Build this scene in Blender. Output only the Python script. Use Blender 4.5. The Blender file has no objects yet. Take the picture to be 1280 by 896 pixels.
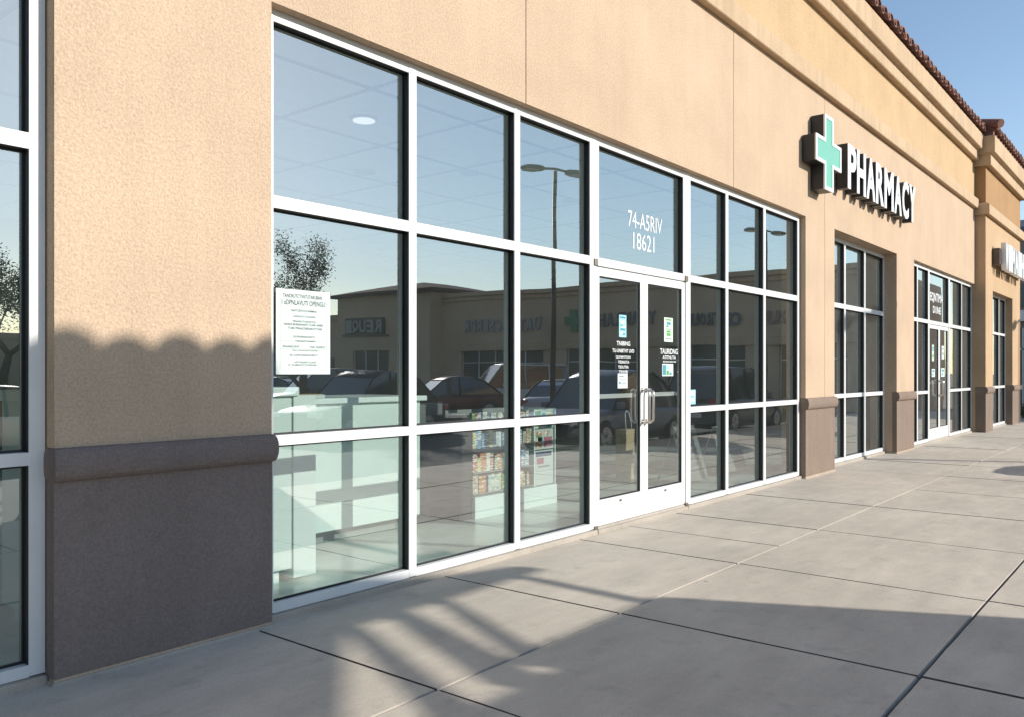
import bpy, bmesh, math, random
from mathutils import Vector, Matrix
R = math.radians
C = bpy.context.scene.collection
scn = bpy.context.scene

# ------------------------------------------------------------------ camera, sky, sun, exposure
cam_d = bpy.data.cameras.new('camera')
cam = bpy.data.objects.new('camera', cam_d); C.objects.link(cam)
CAM_D, CAM_H, YAW = 4.37, 1.5, R(39.07)
cam.location = (0, -CAM_D, CAM_H)
cam.rotation_euler = (R(90), 0, YAW - R(90))
cam_d.sensor_width = 36; cam_d.lens = 1047 / 1280 * 36
cam_d.shift_y = 17 / 1280
cam_d.clip_start = .05; cam_d.clip_end = 3000
scn.camera = cam

SUN_EL, SUN_AZ = R(23.5), R(-64)            # azimuth measured from +X towards +Y
sun_dir = Vector((math.cos(SUN_AZ) * math.cos(SUN_EL), math.sin(SUN_AZ) * math.cos(SUN_EL), math.sin(SUN_EL)))
world = bpy.data.worlds.new('World'); scn.world = world; world.use_nodes = True
wn = world.node_tree.nodes; wl = world.node_tree.links
bg = wn['Background']
sky = wn.new('ShaderNodeTexSky'); sky.sky_type = 'NISHITA'; sky.sun_disc = False
sky.sun_elevation = SUN_EL; sky.sun_rotation = R(90) - SUN_AZ
sky.altitude = 50; sky.air_density = 1.0; sky.dust_density = .18; sky.ozone_density = 1.0
wl.new(sky.outputs[0], bg.inputs[0]); bg.inputs[1].default_value = .15
sun_d = bpy.data.lights.new('sun', 'SUN'); sun = bpy.data.objects.new('sun', sun_d); C.objects.link(sun)
sun_d.energy = 4.7; sun_d.angle = R(.42); sun_d.color = (1, .95, .87)
sun.rotation_euler = sun_dir.to_track_quat('Z', 'Y').to_euler()
scn.view_settings.view_transform = 'Standard'; scn.view_settings.look = 'None'
scn.view_settings.exposure = .28; scn.view_settings.gamma = 1
scn.render.engine = 'CYCLES'
scn.cycles.max_bounces = 10; scn.cycles.transparent_max_bounces = 16; scn.cycles.glossy_bounces = 5
scn.cycles.diffuse_bounces = 4; scn.cycles.caustics_reflective = False; scn.cycles.caustics_refractive = False
scn.cycles.sample_clamp_indirect = 6
scn.cycles.use_denoising = True

# ------------------------------------------------------------------ materials
def mat(name, col, rough=.6, metal=0, spec=.5, var=0., vscale=3., bump=0., bscale=60., bdist=.004, detail=4, emit=None, coat=0):
    m = bpy.data.materials.new(name); m.use_nodes = True
    n, l = m.node_tree.nodes, m.node_tree.links
    b = n['Principled BSDF']
    b.inputs['Base Color'].default_value = (*col, 1); b.inputs['Roughness'].default_value = rough
    b.inputs['Metallic'].default_value = metal; b.inputs['Specular IOR Level'].default_value = spec
    if coat: b.inputs['Coat Weight'].default_value = coat; b.inputs['Coat Roughness'].default_value = .06
    tc = n.new('ShaderNodeTexCoord')
    if var:
        t = n.new('ShaderNodeTexNoise'); t.inputs['Scale'].default_value = vscale; t.inputs['Detail'].default_value = 6
        l.new(tc.outputs['Object'], t.inputs['Vector'])
        r = n.new('ShaderNodeMapRange'); r.inputs[1].default_value = .3; r.inputs[2].default_value = .7
        r.inputs[3].default_value = 1 - var; r.inputs[4].default_value = 1 + var
        l.new(t.outputs[0], r.inputs[0])
        h = n.new('ShaderNodeVectorMath'); h.operation = 'SCALE'; h.inputs[0].default_value = col
        l.new(r.outputs[0], h.inputs['Scale']); l.new(h.outputs[0], b.inputs['Base Color'])
    if bump:
        t = n.new('ShaderNodeTexNoise'); t.inputs['Scale'].default_value = bscale; t.inputs['Detail'].default_value = detail
        l.new(tc.outputs['Object'], t.inputs['Vector'])
        u = n.new('ShaderNodeBump'); u.inputs['Strength'].default_value = bump; u.inputs['Distance'].default_value = bdist
        l.new(t.outputs[0], u.inputs['Height']); l.new(u.outputs[0], b.inputs['Normal'])
    if emit:
        b.inputs['Emission Color'].default_value = (*emit[0], 1); b.inputs['Emission Strength'].default_value = emit[1]
    return m

def stucco(name, col, streak=.035, yellow=None):
    """trowelled sand-float stucco: fine sand grain, worm-shaped pits, cloudy tone and faint rain streaks"""
    m = bpy.data.materials.new(name); m.use_nodes = True
    n, l = m.node_tree.nodes, m.node_tree.links
    b = n['Principled BSDF']; b.inputs['Roughness'].default_value = .93; b.inputs['Specular IOR Level'].default_value = .15
    tc = n.new('ShaderNodeTexCoord')
    cl = n.new('ShaderNodeTexNoise'); cl.inputs['Scale'].default_value = 1.1; cl.inputs['Detail'].default_value = 7; cl.inputs['Roughness'].default_value = .6
    l.new(tc.outputs['Object'], cl.inputs['Vector'])
    mp = n.new('ShaderNodeMapping'); mp.inputs['Scale'].default_value = (5, 5, .35); l.new(tc.outputs['Object'], mp.inputs[0])
    st = n.new('ShaderNodeTexNoise'); st.inputs['Scale'].default_value = 1.5; st.inputs['Detail'].default_value = 5; l.new(mp.outputs[0], st.inputs['Vector'])
    g = n.new('ShaderNodeTexNoise'); g.inputs['Scale'].default_value = 75; g.inputs['Detail'].default_value = 3; l.new(tc.outputs['Object'], g.inputs['Vector'])
    def mr(src, lo, hi, a, c):
        r = n.new('ShaderNodeMapRange'); r.inputs[1].default_value = lo; r.inputs[2].default_value = hi; r.inputs[3].default_value = a; r.inputs[4].default_value = c
        l.new(src, r.inputs[0]); return r.outputs[0]
    def mul(a, c):
        k = n.new('ShaderNodeMath'); k.operation = 'MULTIPLY'; l.new(a, k.inputs[0]); l.new(c, k.inputs[1]); return k.outputs[0]
    # worm pits: voronoi distance to edge, warped
    wp = n.new('ShaderNodeTexNoise'); wp.inputs['Scale'].default_value = 22; wp.inputs['Detail'].default_value = 2; l.new(tc.outputs['Object'], wp.inputs['Vector'])
    ad = n.new('ShaderNodeMixRGB'); ad.blend_type = 'ADD'; ad.inputs[0].default_value = .05; l.new(tc.outputs['Object'], ad.inputs[1]); l.new(wp.outputs['Color'], ad.inputs[2])
    vo = n.new('ShaderNodeTexVoronoi'); vo.feature = 'F1'; vo.inputs['Scale'].default_value = 58; l.new(ad.outputs[0], vo.inputs['Vector'])
    f = mul(mul(mr(cl.outputs[0], .3, .7, .92, 1.07), mr(st.outputs[0], .35, .75, 1 + streak * .4, 1 - streak)), mr(g.outputs[0], .3, .7, .86, 1.12))
    pit = n.new('ShaderNodeTexVoronoi'); pit.feature = 'DISTANCE_TO_EDGE'; pit.inputs['Scale'].default_value = 78; l.new(ad.outputs[0], pit.inputs['Vector'])
    pm = n.new('ShaderNodeTexNoise'); pm.inputs['Scale'].default_value = 48; pm.inputs['Detail'].default_value = 3; l.new(tc.outputs['Object'], pm.inputs['Vector'])
    crack = n.new('ShaderNodeMath'); crack.operation = 'MAXIMUM'; l.new(mr(pit.outputs['Distance'], .0, .13, .0, 1), crack.inputs[0]); l.new(mr(pm.outputs[0], .44, .60, 1, 0), crack.inputs[1])
    f = mul(f, mr(crack.outputs[0], 0, 1, .91, 1.0))  # pits darkened in the colour, as shade lying in them
    h = n.new('ShaderNodeVectorMath'); h.operation = 'SCALE'; h.inputs[0].default_value = col
    l.new(f, h.inputs['Scale']); l.new(h.outputs[0], b.inputs['Base Color'])
    hsum = n.new('ShaderNodeMath'); hsum.operation = 'MULTIPLY_ADD'
    l.new(mr(vo.outputs['Distance'], .1, .75, 1, 0), hsum.inputs[0]); hsum.inputs[1].default_value = .35
    hs2 = n.new('ShaderNodeMath'); hs2.operation = 'MULTIPLY_ADD'; l.new(crack.outputs[0], hs2.inputs[0]); hs2.inputs[1].default_value = .32; l.new(mul(g.outputs[0], wp.outputs[0]), hs2.inputs[2]); l.new(hs2.outputs[0], hsum.inputs[2])
    u = n.new('ShaderNodeBump'); u.inputs['Strength'].default_value = .55; u.inputs['Distance'].default_value = .0075
    l.new(hsum.outputs[0], u.inputs['Height']); l.new(u.outputs[0], b.inputs['Normal'])
    return m

def concrete(name, col, bump=.25):
    m = bpy.data.materials.new(name); m.use_nodes = True
    n, l = m.node_tree.nodes, m.node_tree.links
    b = n['Principled BSDF']; b.inputs['Roughness'].default_value = .82; b.inputs['Specular IOR Level'].default_value = .3
    tc = n.new('ShaderNodeTexCoord')
    def noise(s, d, r=.55, vec=None):
        t = n.new('ShaderNodeTexNoise'); t.inputs['Scale'].default_value = s; t.inputs['Detail'].default_value = d; t.inputs['Roughness'].default_value = r
        l.new(vec or tc.outputs['Object'], t.inputs['Vector']); return t.outputs[0]
    def mr(src, lo, hi, a, c):
        r = n.new('ShaderNodeMapRange'); r.inputs[1].default_value = lo; r.inputs[2].default_value = hi; r.inputs[3].default_value = a; r.inputs[4].default_value = c
        l.new(src, r.inputs[0]); return r.outputs[0]
    def mul(a, c):
        k = n.new('ShaderNodeMath'); k.operation = 'MULTIPLY'; l.new(a, k.inputs[0]); l.new(c, k.inputs[1]); return k.outputs[0]
    mp = n.new('ShaderNodeMapping'); mp.inputs['Scale'].default_value = (1, 3.2, 1); mp.inputs['Rotation'].default_value = (0, 0, .25); l.new(tc.outputs['Object'], mp.inputs[0])
    sp = n.new('ShaderNodeTexVoronoi'); sp.inputs['Scale'].default_value = 2.3; sp.inputs['Randomness'].default_value = 1; l.new(tc.outputs['Object'], sp.inputs['Vector'])
    f = mr(noise(.55, 8, .62), .33, .68, .86, 1.08)
    f = mul(f, mr(noise(1.4, 9, .68, mp.outputs[0]), .3, .72, .86, 1.10))
    f = mul(f, mr(noise(5, 6, .6), .58, .75, 1, .80))
    f = mul(f, mr(noise(2.1, 10, .75), .60, .74, 1, .78))
    f = mul(f, mr(noise(150, 4, .75), .3, .7, .82, 1.16))
    f = mul(f, mr(noise(26, 5, .7), .58, .72, 1, .88))
    spd = n.new('ShaderNodeMath'); spd.operation = 'ADD'; l.new(sp.outputs['Distance'], spd.inputs[0]); l.new(mr(noise(60, 2), .2, .8, -.012, .012), spd.inputs[1])
    spk = n.new('ShaderNodeMath'); spk.operation = 'MAXIMUM'; l.new(mr(spd.outputs[0], .028, .042, 0, 1), spk.inputs[0]); l.new(mr(noise(.9, 2), .50, .52, 1, 0), spk.inputs[1])
    f = mul(f, mr(spk.outputs[0], 0, 1, .55, 1))
    h = n.new('ShaderNodeVectorMath'); h.operation = 'SCALE'; h.inputs[0].default_value = col
    l.new(f, h.inputs['Scale']); l.new(h.outputs[0], b.inputs['Base Color'])
    u = n.new('ShaderNodeBump'); u.inputs['Strength'].default_value = bump; u.inputs['Distance'].default_value = .003
    l.new(noise(120, 4), u.inputs['Height']); l.new(u.outputs[0], b.inputs['Normal'])
    return m

def glass(name, tint, base=.36, power=4.0, film=.013):
    """coated shopfront glass: every sheet mirrors once at its outer face and tints what passes"""
    m = bpy.data.materials.new(name); m.use_nodes = True
    n, l = m.node_tree.nodes, m.node_tree.links
    n.remove(n['Principled BSDF']); out = n['Material Output']
    tr = n.new('ShaderNodeBsdfTransparent'); tr.inputs[0].default_value = (*tint, 1)
    clr = n.new('ShaderNodeBsdfTransparent')
    gl = n.new('ShaderNodeBsdfGlossy'); gl.inputs['Roughness'].default_value = 0.0; gl.inputs['Color'].default_value = (.97, 1, 1, 1)
    lw = n.new('ShaderNodeLayerWeight'); lw.inputs['Blend'].default_value = .5      # facing: 0 head on, 1 grazing
    pw = n.new('ShaderNodeMath'); pw.operation = 'POWER'; pw.inputs[1].default_value = power; l.new(lw.outputs['Facing'], pw.inputs[0])
    mr = n.new('ShaderNodeMapRange'); mr.inputs[3].default_value = base; mr.inputs[4].default_value = 1; l.new(pw.outputs[0], mr.inputs[0])
    mx = n.new('ShaderNodeMixShader'); l.new(mr.outputs[0], mx.inputs[0]); l.new(tr.outputs[0], mx.inputs[1]); l.new(gl.outputs[0], mx.inputs[2])
    dif = n.new('ShaderNodeBsdfDiffuse'); dif.inputs[0].default_value = (.78, .84, .82, 1)       # dust film put in as a pale hazy veil over the glass
    dn = n.new('ShaderNodeTexNoise'); dn.inputs['Scale'].default_value = 1.3; dn.inputs['Detail'].default_value = 8; dn.inputs['Roughness'].default_value = .65
    tcd = n.new('ShaderNodeTexCoord'); l.new(tcd.outputs['Object'], dn.inputs['Vector'])
    dr = n.new('ShaderNodeMapRange'); dr.inputs[1].default_value = .3; dr.inputs[2].default_value = .75; dr.inputs[3].default_value = film * .6; dr.inputs[4].default_value = film * 1.6; l.new(dn.outputs[0], dr.inputs[0])
    md = n.new('ShaderNodeMixShader'); l.new(dr.outputs[0], md.inputs[0]); l.new(mx.outputs[0], md.inputs[1]); l.new(dif.outputs[0], md.inputs[2]); mx = md
    ge = n.new('ShaderNodeNewGeometry'); m2 = n.new('ShaderNodeMixShader')
    l.new(ge.outputs['Backfacing'], m2.inputs[0]); l.new(mx.outputs[0], m2.inputs[1]); l.new(clr.outputs[0], m2.inputs[2])
    # very slight waviness of float glass
    tc = n.new('ShaderNodeTexCoord'); t = n.new('ShaderNodeTexNoise'); t.inputs['Scale'].default_value = .9; t.inputs['Detail'].default_value = 1
    l.new(tc.outputs['Object'], t.inputs['Vector'])
    u = n.new('ShaderNodeBump'); u.inputs['Strength'].default_value = .18; u.inputs['Distance'].default_value = .01
    l.new(t.outputs[0], u.inputs['Height']); l.new(u.outputs[0], gl.inputs['Normal'])
    l.new(m2.outputs[0], out.inputs['Surface'])
    return m

M = dict(
    stucco=stucco('tan_stucco', (.545, .405, .285)),
    stucco_up=stucco('ochre_stucco', (.54, .38, .225)),
    trim=stucco('trim_stucco', (.54, .395, .26), .12),
    stucco_end=stucco('amber_stucco', (.525, .365, .225)),
    base=stucco('brown_stucco', (.25, .19, .15), .06),
    base_shaded=stucco('shaded_brown_stucco', (.225, .18, .158), .05),  # near pier's copy of the brown base, its shade put into the colour
    walk=concrete('walk_concrete', (.565, .50, .415)), lip=concrete('lit_lip_concrete', (.47, .41, .34)), dirt=mat('joint_dirt', (.075, .068, .06), .95, var=.4, vscale=15),
    curb=concrete('curb_concrete', (.42, .37, .31), .7),
    asphalt=mat('asphalt', (.055, .054, .052), .85, var=.25, vscale=1.5, bump=.4, bscale=150),
    stripe=mat('road_paint', (.72, .72, .68), .7, var=.12, vscale=8),
    white=mat('white_aluminium', (.69, .685, .67), .38, var=.03, vscale=6, bump=.03, bscale=200),
    seal=mat('black_gasket', (.012, .013, .014), .45),
    glass=glass('shop_glass', (.89, .955, .93)),
    glass_dark=glass('far_glass', (.70, .78, .76), .42, 4.0, .04),
    steel=mat('brushed_steel', (.62, .58, .53), .28, 1, var=.05, vscale=40),
    bronze=mat('pivot_metal', (.22, .19, .16), .45, .8),
    tile=mat('clay_tile', (.20, .085, .058), .8, var=.4, vscale=4, bump=.3, bscale=50),
    floor=mat('polished_floor', (.52, .60, .55), .22, var=.10, vscale=2.2, spec=.4),
    ceil=mat('ceiling_tile', (.88, .90, .90), .9, var=.03, vscale=9, bump=.1, bscale=140),
    grid=mat('ceiling_grid', (.52, .55, .56), .6),
    inwall=mat('shop_wall', (.17, .19, .185), .85, var=.06, vscale=1.5),
    mint=mat('mint_laminate', (.74, .86, .82), .42, var=.025, vscale=3),
    mint_edge=mat('mint_edge', (.80, .90, .865), .4),
    toe=mat('toe_kick', (.28, .31, .30), .6),
    lamp=mat('downlight_glow', (.9, .9, .85), .5, emit=((1, .95, .88), .55)),
    paper=mat('white_paper', (.56, .63, .595), .7, var=.02, vscale=4),
    ink=mat('print_ink', (.055, .065, .065), .7),
    ink_soft=mat('faded_ink', (.25, .28, .28), .7),
    vinyl=mat('white_vinyl', (.72, .74, .73), .5),
    green=mat('green_acrylic', (.15, .44, .29), .3, var=.04, vscale=3, coat=.3),
    signwhite=mat('white_acrylic', (.86, .86, .85), .3, var=.02, vscale=5, coat=.2),
    signdark=mat('dark_return', (.022, .023, .026), .45, var=.2, vscale=6),
    raceway=mat('raceway_metal', (.10, .075, .055), .5, .2, var=.3, vscale=12),
    bagtan=mat('kraft_paper', (.50, .40, .24), .75, var=.08, vscale=9, bump=.2, bscale=12),
    grey_panel=mat('grey_panel', (.15, .165, .16), .6, var=.05, vscale=4),
    dark_panel=mat('dark_panel', (.03, .032, .033), .5),
    wood=mat('timber', (.16, .10, .06), .75, var=.25, vscale=9, bump=.3, bscale=40),
    pole=mat('bronze_pole', (.045, .040, .035), .5, .4, var=.1, vscale=5),
    lens=mat('lamp_lens', (.55, .56, .54), .25),
    bark=mat('bark', (.10, .075, .055), .9, var=.35, vscale=14, bump=.8, bscale=30, bdist=.02),
    leaf=mat('olive_leaf', (.075, .095, .035), .6, var=.45, vscale=2.5),
    leaf2=mat('grey_green_leaf', (.085, .105, .055), .6, var=.4, vscale=2.0),
    rubber=mat('tyre_rubber', (.02, .02, .021), .8),
    alloy=mat('alloy_wheel', (.45, .46, .48), .3, .9),
    carglass=mat('car_glass', (.012, .016, .02), .04, spec=.8, coat=1),
    redlens=mat('red_lens', (.35, .012, .012), .15, coat=.6),
    headlens=mat('headlamp_lens', (.75, .77, .78), .08, coat=.8),
    blacktrim=mat('black_trim', (.018, .018, .02), .75, spec=.2),
    plate=mat('number_plate', (.7, .7, .68), .5),
    slate=mat('slate_roof', (.09, .11, .14), .6, var=.2, vscale=6),
    greywall=stucco('grey_brown_stucco', (.30, .245, .215)),
    blue=mat('blue_sign', (.04, .07, .17), .4),
    pink=mat('pink_sign', (.45, .16, .22), .4),
    planting=mat('shrub_leaf', (.06, .085, .03), .7, var=.5, vscale=6),
)

# ------------------------------------------------------------------ mesh builder
class MB:
    def __init__(s): s.v = []; s.f = []; s.mi = []; s.sm = []; s.cur = 0
    def quad(s, pts, smooth=False):
        i = len(s.v); s.v += [tuple(p) for p in pts]; s.f.append(tuple(range(i, i + len(pts)))); s.mi.append(s.cur); s.sm.append(smooth)
    def box(s, x0, x1, y0, y1, z0, z1):
        i = len(s.v)
        s.v += [(x, y, z) for z in (z0, z1) for y in (y0, y1) for x in (x0, x1)]
        for f in ((0, 2, 3, 1), (4, 5, 7, 6), (0, 1, 5, 4), (2, 6, 7, 3), (0, 4, 6, 2), (1, 3, 7, 5)):
            s.f.append(tuple(i + k for k in f)); s.mi.append(s.cur); s.sm.append(False)
        return s
    def bbox(s, x0, x1, y0, y1, z0, z1, b=.004):
        """box with chamfered edges"""
        bm = bmesh.new(); bmesh.ops.create_cube(bm, size=1)
        for v in bm.verts: v.co = Vector(((x0 + x1) / 2 + v.co.x * (x1 - x0), (y0 + y1) / 2 + v.co.y * (y1 - y0), (z0 + z1) / 2 + v.co.z * (z1 - z0)))
        bmesh.ops.bevel(bm, geom=list(bm.edges), offset=b, segments=2, affect='EDGES', profile=.6)
        s.addbm(bm); return s
    def addbm(s, bm, smooth=False, mtx=None):
        i = len(s.v); bm.verts.ensure_lookup_table(); bm.verts.index_update()
        s.v += [tuple(mtx @ v.co if mtx else v.co) for v in bm.verts]
        for f in bm.faces: s.f.append(tuple(i + v.index for v in f.verts)); s.mi.append(s.cur); s.sm.append(smooth)
        bm.free()
    def loft(s, rings, closed=True, caps=True, smooth=True):
        i = len(s.v); n = len(rings[0])
        for r in rings: s.v += [tuple(p) for p in r]
        for a in range(len(rings) - 1):
            for k in range(n if closed else n - 1):
                k2 = (k + 1) % n
                s.f.append((i + a * n + k, i + a * n + k2, i + (a + 1) * n + k2, i + (a + 1) * n + k)); s.mi.append(s.cur); s.sm.append(smooth)
        if caps and closed:
            s.f.append(tuple(i + k for k in reversed(range(n)))); s.mi.append(s.cur); s.sm.append(False)
            s.f.append(tuple(i + (len(rings) - 1) * n + k for k in range(n))); s.mi.append(s.cur); s.sm.append(False)
        return s
    def tube(s, pts, r, n=8, smooth=True):
        pts = [Vector(p) for p in pts]; rs = r if isinstance(r, (list, tuple)) else [r] * len(pts)
        rings = []; ref = None
        for k, p in enumerate(pts):
            t = (pts[min(k + 1, len(pts) - 1)] - pts[max(k - 1, 0)]).normalized()
            if ref is None: ref = t.orthogonal().normalized()
            ref = (ref - t * ref.dot(t)).normalized(); q = t.cross(ref)
            rings.append([p + (ref * math.cos(2 * math.pi * a / n) + q * math.sin(2 * math.pi * a / n)) * rs[k] for a in range(n)])
        return s.loft(rings, smooth=smooth)
    def prism(s, poly, axis, a, b):
        """poly 2D extruded along axis: 'x' uses (y,z), 'y' uses (x,z), 'z' uses (x,y)"""
        def P(p, t): return {'x': (t, p[0], p[1]), 'y': (p[0], t, p[1]), 'z': (p[0], p[1], t)}[axis]
        return s.loft([[P(p, a) for p in poly], [P(p, b) for p in poly]], smooth=False)
    def build(s, name, material, parent=None, mats=None, fix=True):
        me = bpy.data.meshes.new(name); me.from_pydata(s.v, [], s.f)
        for mm in (mats or [material]): me.materials.append(mm)
        me.polygons.foreach_set('material_index', s.mi); me.polygons.foreach_set('use_smooth', s.sm)
        if fix:
            bm = bmesh.new(); bm.from_mesh(me); bmesh.ops.recalc_face_normals(bm, faces=bm.faces); bm.to_mesh(me); bm.free()
        me.update()
        return link(name, me, parent)
def link(name, me, parent=None):
    o = bpy.data.objects.new(name, me); C.objects.link(o)
    if parent: o.parent = parent
    return o
def tag(o, label=None, cat=None, group=None, kind=None):
    if label: o['label'] = label
    if cat: o['category'] = cat
    if group: o['group'] = group
    if kind: o['kind'] = kind
    return o
def thing(name, label, cat, loc=(0, 0, 0), rz=0, group=None):
    o = bpy.data.objects.new(name, None); C.objects.link(o); o.empty_display_size = .2
    o.location = loc; o.rotation_euler = (0, 0, rz)
    return tag(o, label, cat, group)
def dup(root, loc, rz, label, group=None, scale=None):
    r = root.copy(); C.objects.link(r); r.location = loc; r.rotation_euler = (0, 0, rz); r['label'] = label
    if scale: r.scale = scale
    if group: r['group'] = group
    for ch in list(root.children):
        c = ch.copy(); C.objects.link(c); c.parent = r
        for g in list(ch.children):
            d = g.copy(); C.objects.link(d); d.parent = c
    return r

def text_polys(body, extrude=0.0, bold=.0):
    cu = bpy.data.curves.new('lettering', 'FONT'); cu.body = body; cu.size = 1; cu.extrude = extrude; cu.offset = bold; cu.resolution_u = 3
    cu.align_x = 'CENTER'
    o = bpy.data.objects.new('lettering', cu); C.objects.link(o)
    dg = bpy.context.evaluated_depsgraph_get(); dg.update()
    me = bpy.data.meshes.new_from_object(o.evaluated_get(dg))
    vs = [v.co.copy() for v in me.vertices]; fs = [tuple(p.vertices) for p in me.polygons]
    bpy.data.objects.remove(o); bpy.data.curves.remove(cu); bpy.data.meshes.remove(me)
    return vs, fs
def add_text(mb, body, x0, x1, z0, z1, y, thick=0.0, bold=.0, facing=-1, axis='y'):
    """lettering fitted to a rectangle on a vertical plane; axis 'y': plane y=const read from -Y; axis 'x': plane x=const read from -X"""
    vs, fs = text_polys(body, .5 if thick else 0, bold)
    if not vs: return
    ax, bx = min(v.x for v in vs), max(v.x for v in vs); az, bz = min(v.y for v in vs), max(v.y for v in vs)
    i = len(mb.v)
    for v in vs:
        u = x0 + (v.x - ax) / (bx - ax) * (x1 - x0); w = z0 + (v.y - az) / max(bz - az, 1e-6) * (z1 - z0)
        d = y - (v.z + .5) * thick if thick else y
        mb.v.append((u, d, w) if axis == 'y' else (d, u, w))
    for f in fs: mb.f.append(tuple(i + k for k in f)); mb.mi.append(mb.cur); mb.sm.append(False)

def grid_wall(mb, xs, zs, y0, y1, hole):
    """wall in the xz plane, front y0 back y1, with rectangular openings; only outside faces are made"""
    nx, nz = len(xs) - 1, len(zs) - 1
    S = [[not hole((xs[i] + xs[i + 1]) / 2, (zs[j] + zs[j + 1]) / 2) for j in range(nz)] for i in range(nx)]
    def s(i, j): return 0 <= i < nx and 0 <= j < nz and S[i][j]
    for i in range(nx):
        for j in range(nz):
            if not S[i][j]: continue
            a, b, c, d = xs[i], xs[i + 1], zs[j], zs[j + 1]
            mb.quad([(a, y0, c), (b, y0, c), (b, y0, d), (a, y0, d)])
            mb.quad([(b, y1, c), (a, y1, c), (a, y1, d), (b, y1, d)])
            if not s(i - 1, j): mb.quad([(a, y1, c), (a, y0, c), (a, y0, d), (a, y1, d)])
            if not s(i + 1, j): mb.quad([(b, y0, c), (b, y1, c), (b, y1, d), (b, y0, d)])
            if not s(i, j - 1): mb.quad([(a, y1, c), (b, y1, c), (b, y0, c), (a, y0, c)])
            if not s(i, j + 1): mb.quad([(a, y0, d), (b, y0, d), (b, y1, d), (a, y1, d)])

# ------------------------------------------------------------------ ground
GZ = -.05
b = MB(); b.quad([(-900, -900, -.33), (900, -900, -.33), (900, 900, -.33), (-900, 900, -.33)])
tag(b.build('ground', mat('dry_earth', (.22, .18, .13), .95, var=.2, vscale=.3)), 'pale dry earth reaching to the horizon round the shops', 'ground', kind='structure')
b = MB(); b.box(-40, 36.8, -64, -4.95, -.30, -.20)
tag(b.build('parking_lot', M['asphalt']), 'dark asphalt parking lot in front of the sidewalk, seen in the glass', 'parking lot', kind='structure')
b = MB()
for k in range(9):
    x = 1.5 + k * 3.9
    b.quad([(x, -25, -.196), (x + .1, -25, -.196), (x + .1, -19.5, -.196), (x, -19.5, -.196)])
    b.quad([(x, -36, -.196), (x + .1, -36, -.196), (x + .1, -30.5, -.196), (x, -30.5, -.196)])
tag(b.build('parking_lines', M['stripe']), 'white painted bay lines on the asphalt parking lot', 'road marking', kind='structure')

# sidewalk: concrete panels with tooled V joints
b = MB()
ys = [(-4.95, -3.285), (-3.285, -1.5), (-1.5, .36)]
xs = [-4.4, -2.45, -.6, 1.2, 2.95, 4.63, 6.44, 8.32, 10.17, 11.98, 13.8, 15.6, 17.4, 19.2, 21.0, 22.8, 24.6, 26.4, 28.2, 30, 31.8, 33.6, 36.8]
rnd = random.Random(3)
for ry, (ya, yb) in enumerate(ys):
    xx = sorted(xs + ([7.32] if ry == 2 else []))
    for i in range(len(xx) - 1):
        xa, xb = xx[i], xx[i + 1]
        zo = GZ + rnd.uniform(-.0025, .0025); g = .010; gy = .014; dp = .022
        y0 = ya + (.006 if ry > 0 else 0); y1 = yb - (.019 if ry < 2 else 0)
        n = 7
        def edge(p, q, k): return tuple(p[c] + (q[c] - p[c]) * k / n for c in range(2))
        T = [(xa + g, y0), (xb - g, y0), (xb - g, y1), (xa + g, y1)]
        O = [(xa, ya), (xb, ya), (xb, yb), (xa, yb)]
        top = []; low = []
        for c in range(4):
            for k in range(n):
                p = edge(T[c], T[(c + 1) % 4], k); w = .0022 if k else 0
                top.append((p[0] + rnd.uniform(-w, w), p[1] + rnd.uniform(-w, w), zo)); p = edge(O[c], O[(c + 1) % 4], k); low.append((*p, GZ - dp))
        i0 = len(b.v); b.v += top + low; m = len(top)
        b.f.append(tuple(i0 + k for k in range(m))); b.mi.append(0); b.sm.append(False)
        for k in range(m):
            b.f.append((i0 + m + k, i0 + m + (k + 1) % m, i0 + (k + 1) % m, i0 + k)); b.mi.append(2 if k < n else 1); b.sm.append(False)  # joint dirt left off the sunward slope, coloured pale as a lit lip
b.quad([(-4.4, -4.95, GZ - .022), (36.8, -4.95, GZ - .022), (36.8, -5.0, -.2), (-4.4, -5.0, -.2)])
sw = tag(b.build('sidewalk', M['walk'], mats=[M['walk'], M['dirt'], M['lip']], fix=False), 'grey brown concrete sidewalk in jointed panels along the shops', 'sidewalk', kind='structure')

# ------------------------------------------------------------------ pharmacy building
ph = thing('pharmacy_building', 'long tan stucco pharmacy building with white framed windows and clay tile eave', 'building')
W1 = (3.05, 12.17, 3.765); W0 = (-4.6, 1.79, 3.765); W2 = (13.44, 17.02, 3.75); W3 = (18.3, 24.46, 3.77)
OP = [W0, W1, W2, W3]
def hole(x, z): return any(a < x < c and z < h for a, c, h in OP)
cj = [5.57, 9.70, 12.99]                       # control joints in the stucco
def wallxs(extra):
    s = {-6.0, 24.46}
    for a, c, h in OP: s |= {a, c}
    for e in extra: s |= {e - .006, e + .006}
    return sorted(s)
WT = .36
b = MB()
hx = wallxs(cj); zz = sorted({-.06, 3.75, 3.765, 3.77, 5.80})
# joints are real slots: the strips between e-.006 and e+.006 above the windows are set back
def hole1(x, z): return hole(x, z) or (z > 3.77 and any(abs(x - e) < .006 for e in cj)) or (any(abs(x - e) < .006 for e in cj) and not hole(x, z))
grid_wall(b, hx, zz, 0, WT, hole1)
for e in cj: b.box(e - .006, e + .006, .012, WT - .01, 3.765 if e < 12.5 else -.05, 5.80)
wall = b.build('wall', M['stucco'], ph)
b = MB(); b.box(-6, 24.46, .004, WT, 5.80, 7.64)
for x in (3.0, 9.7, 17.9): pass
b.build('parapet_wall', M['stucco_up'], ph)
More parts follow.
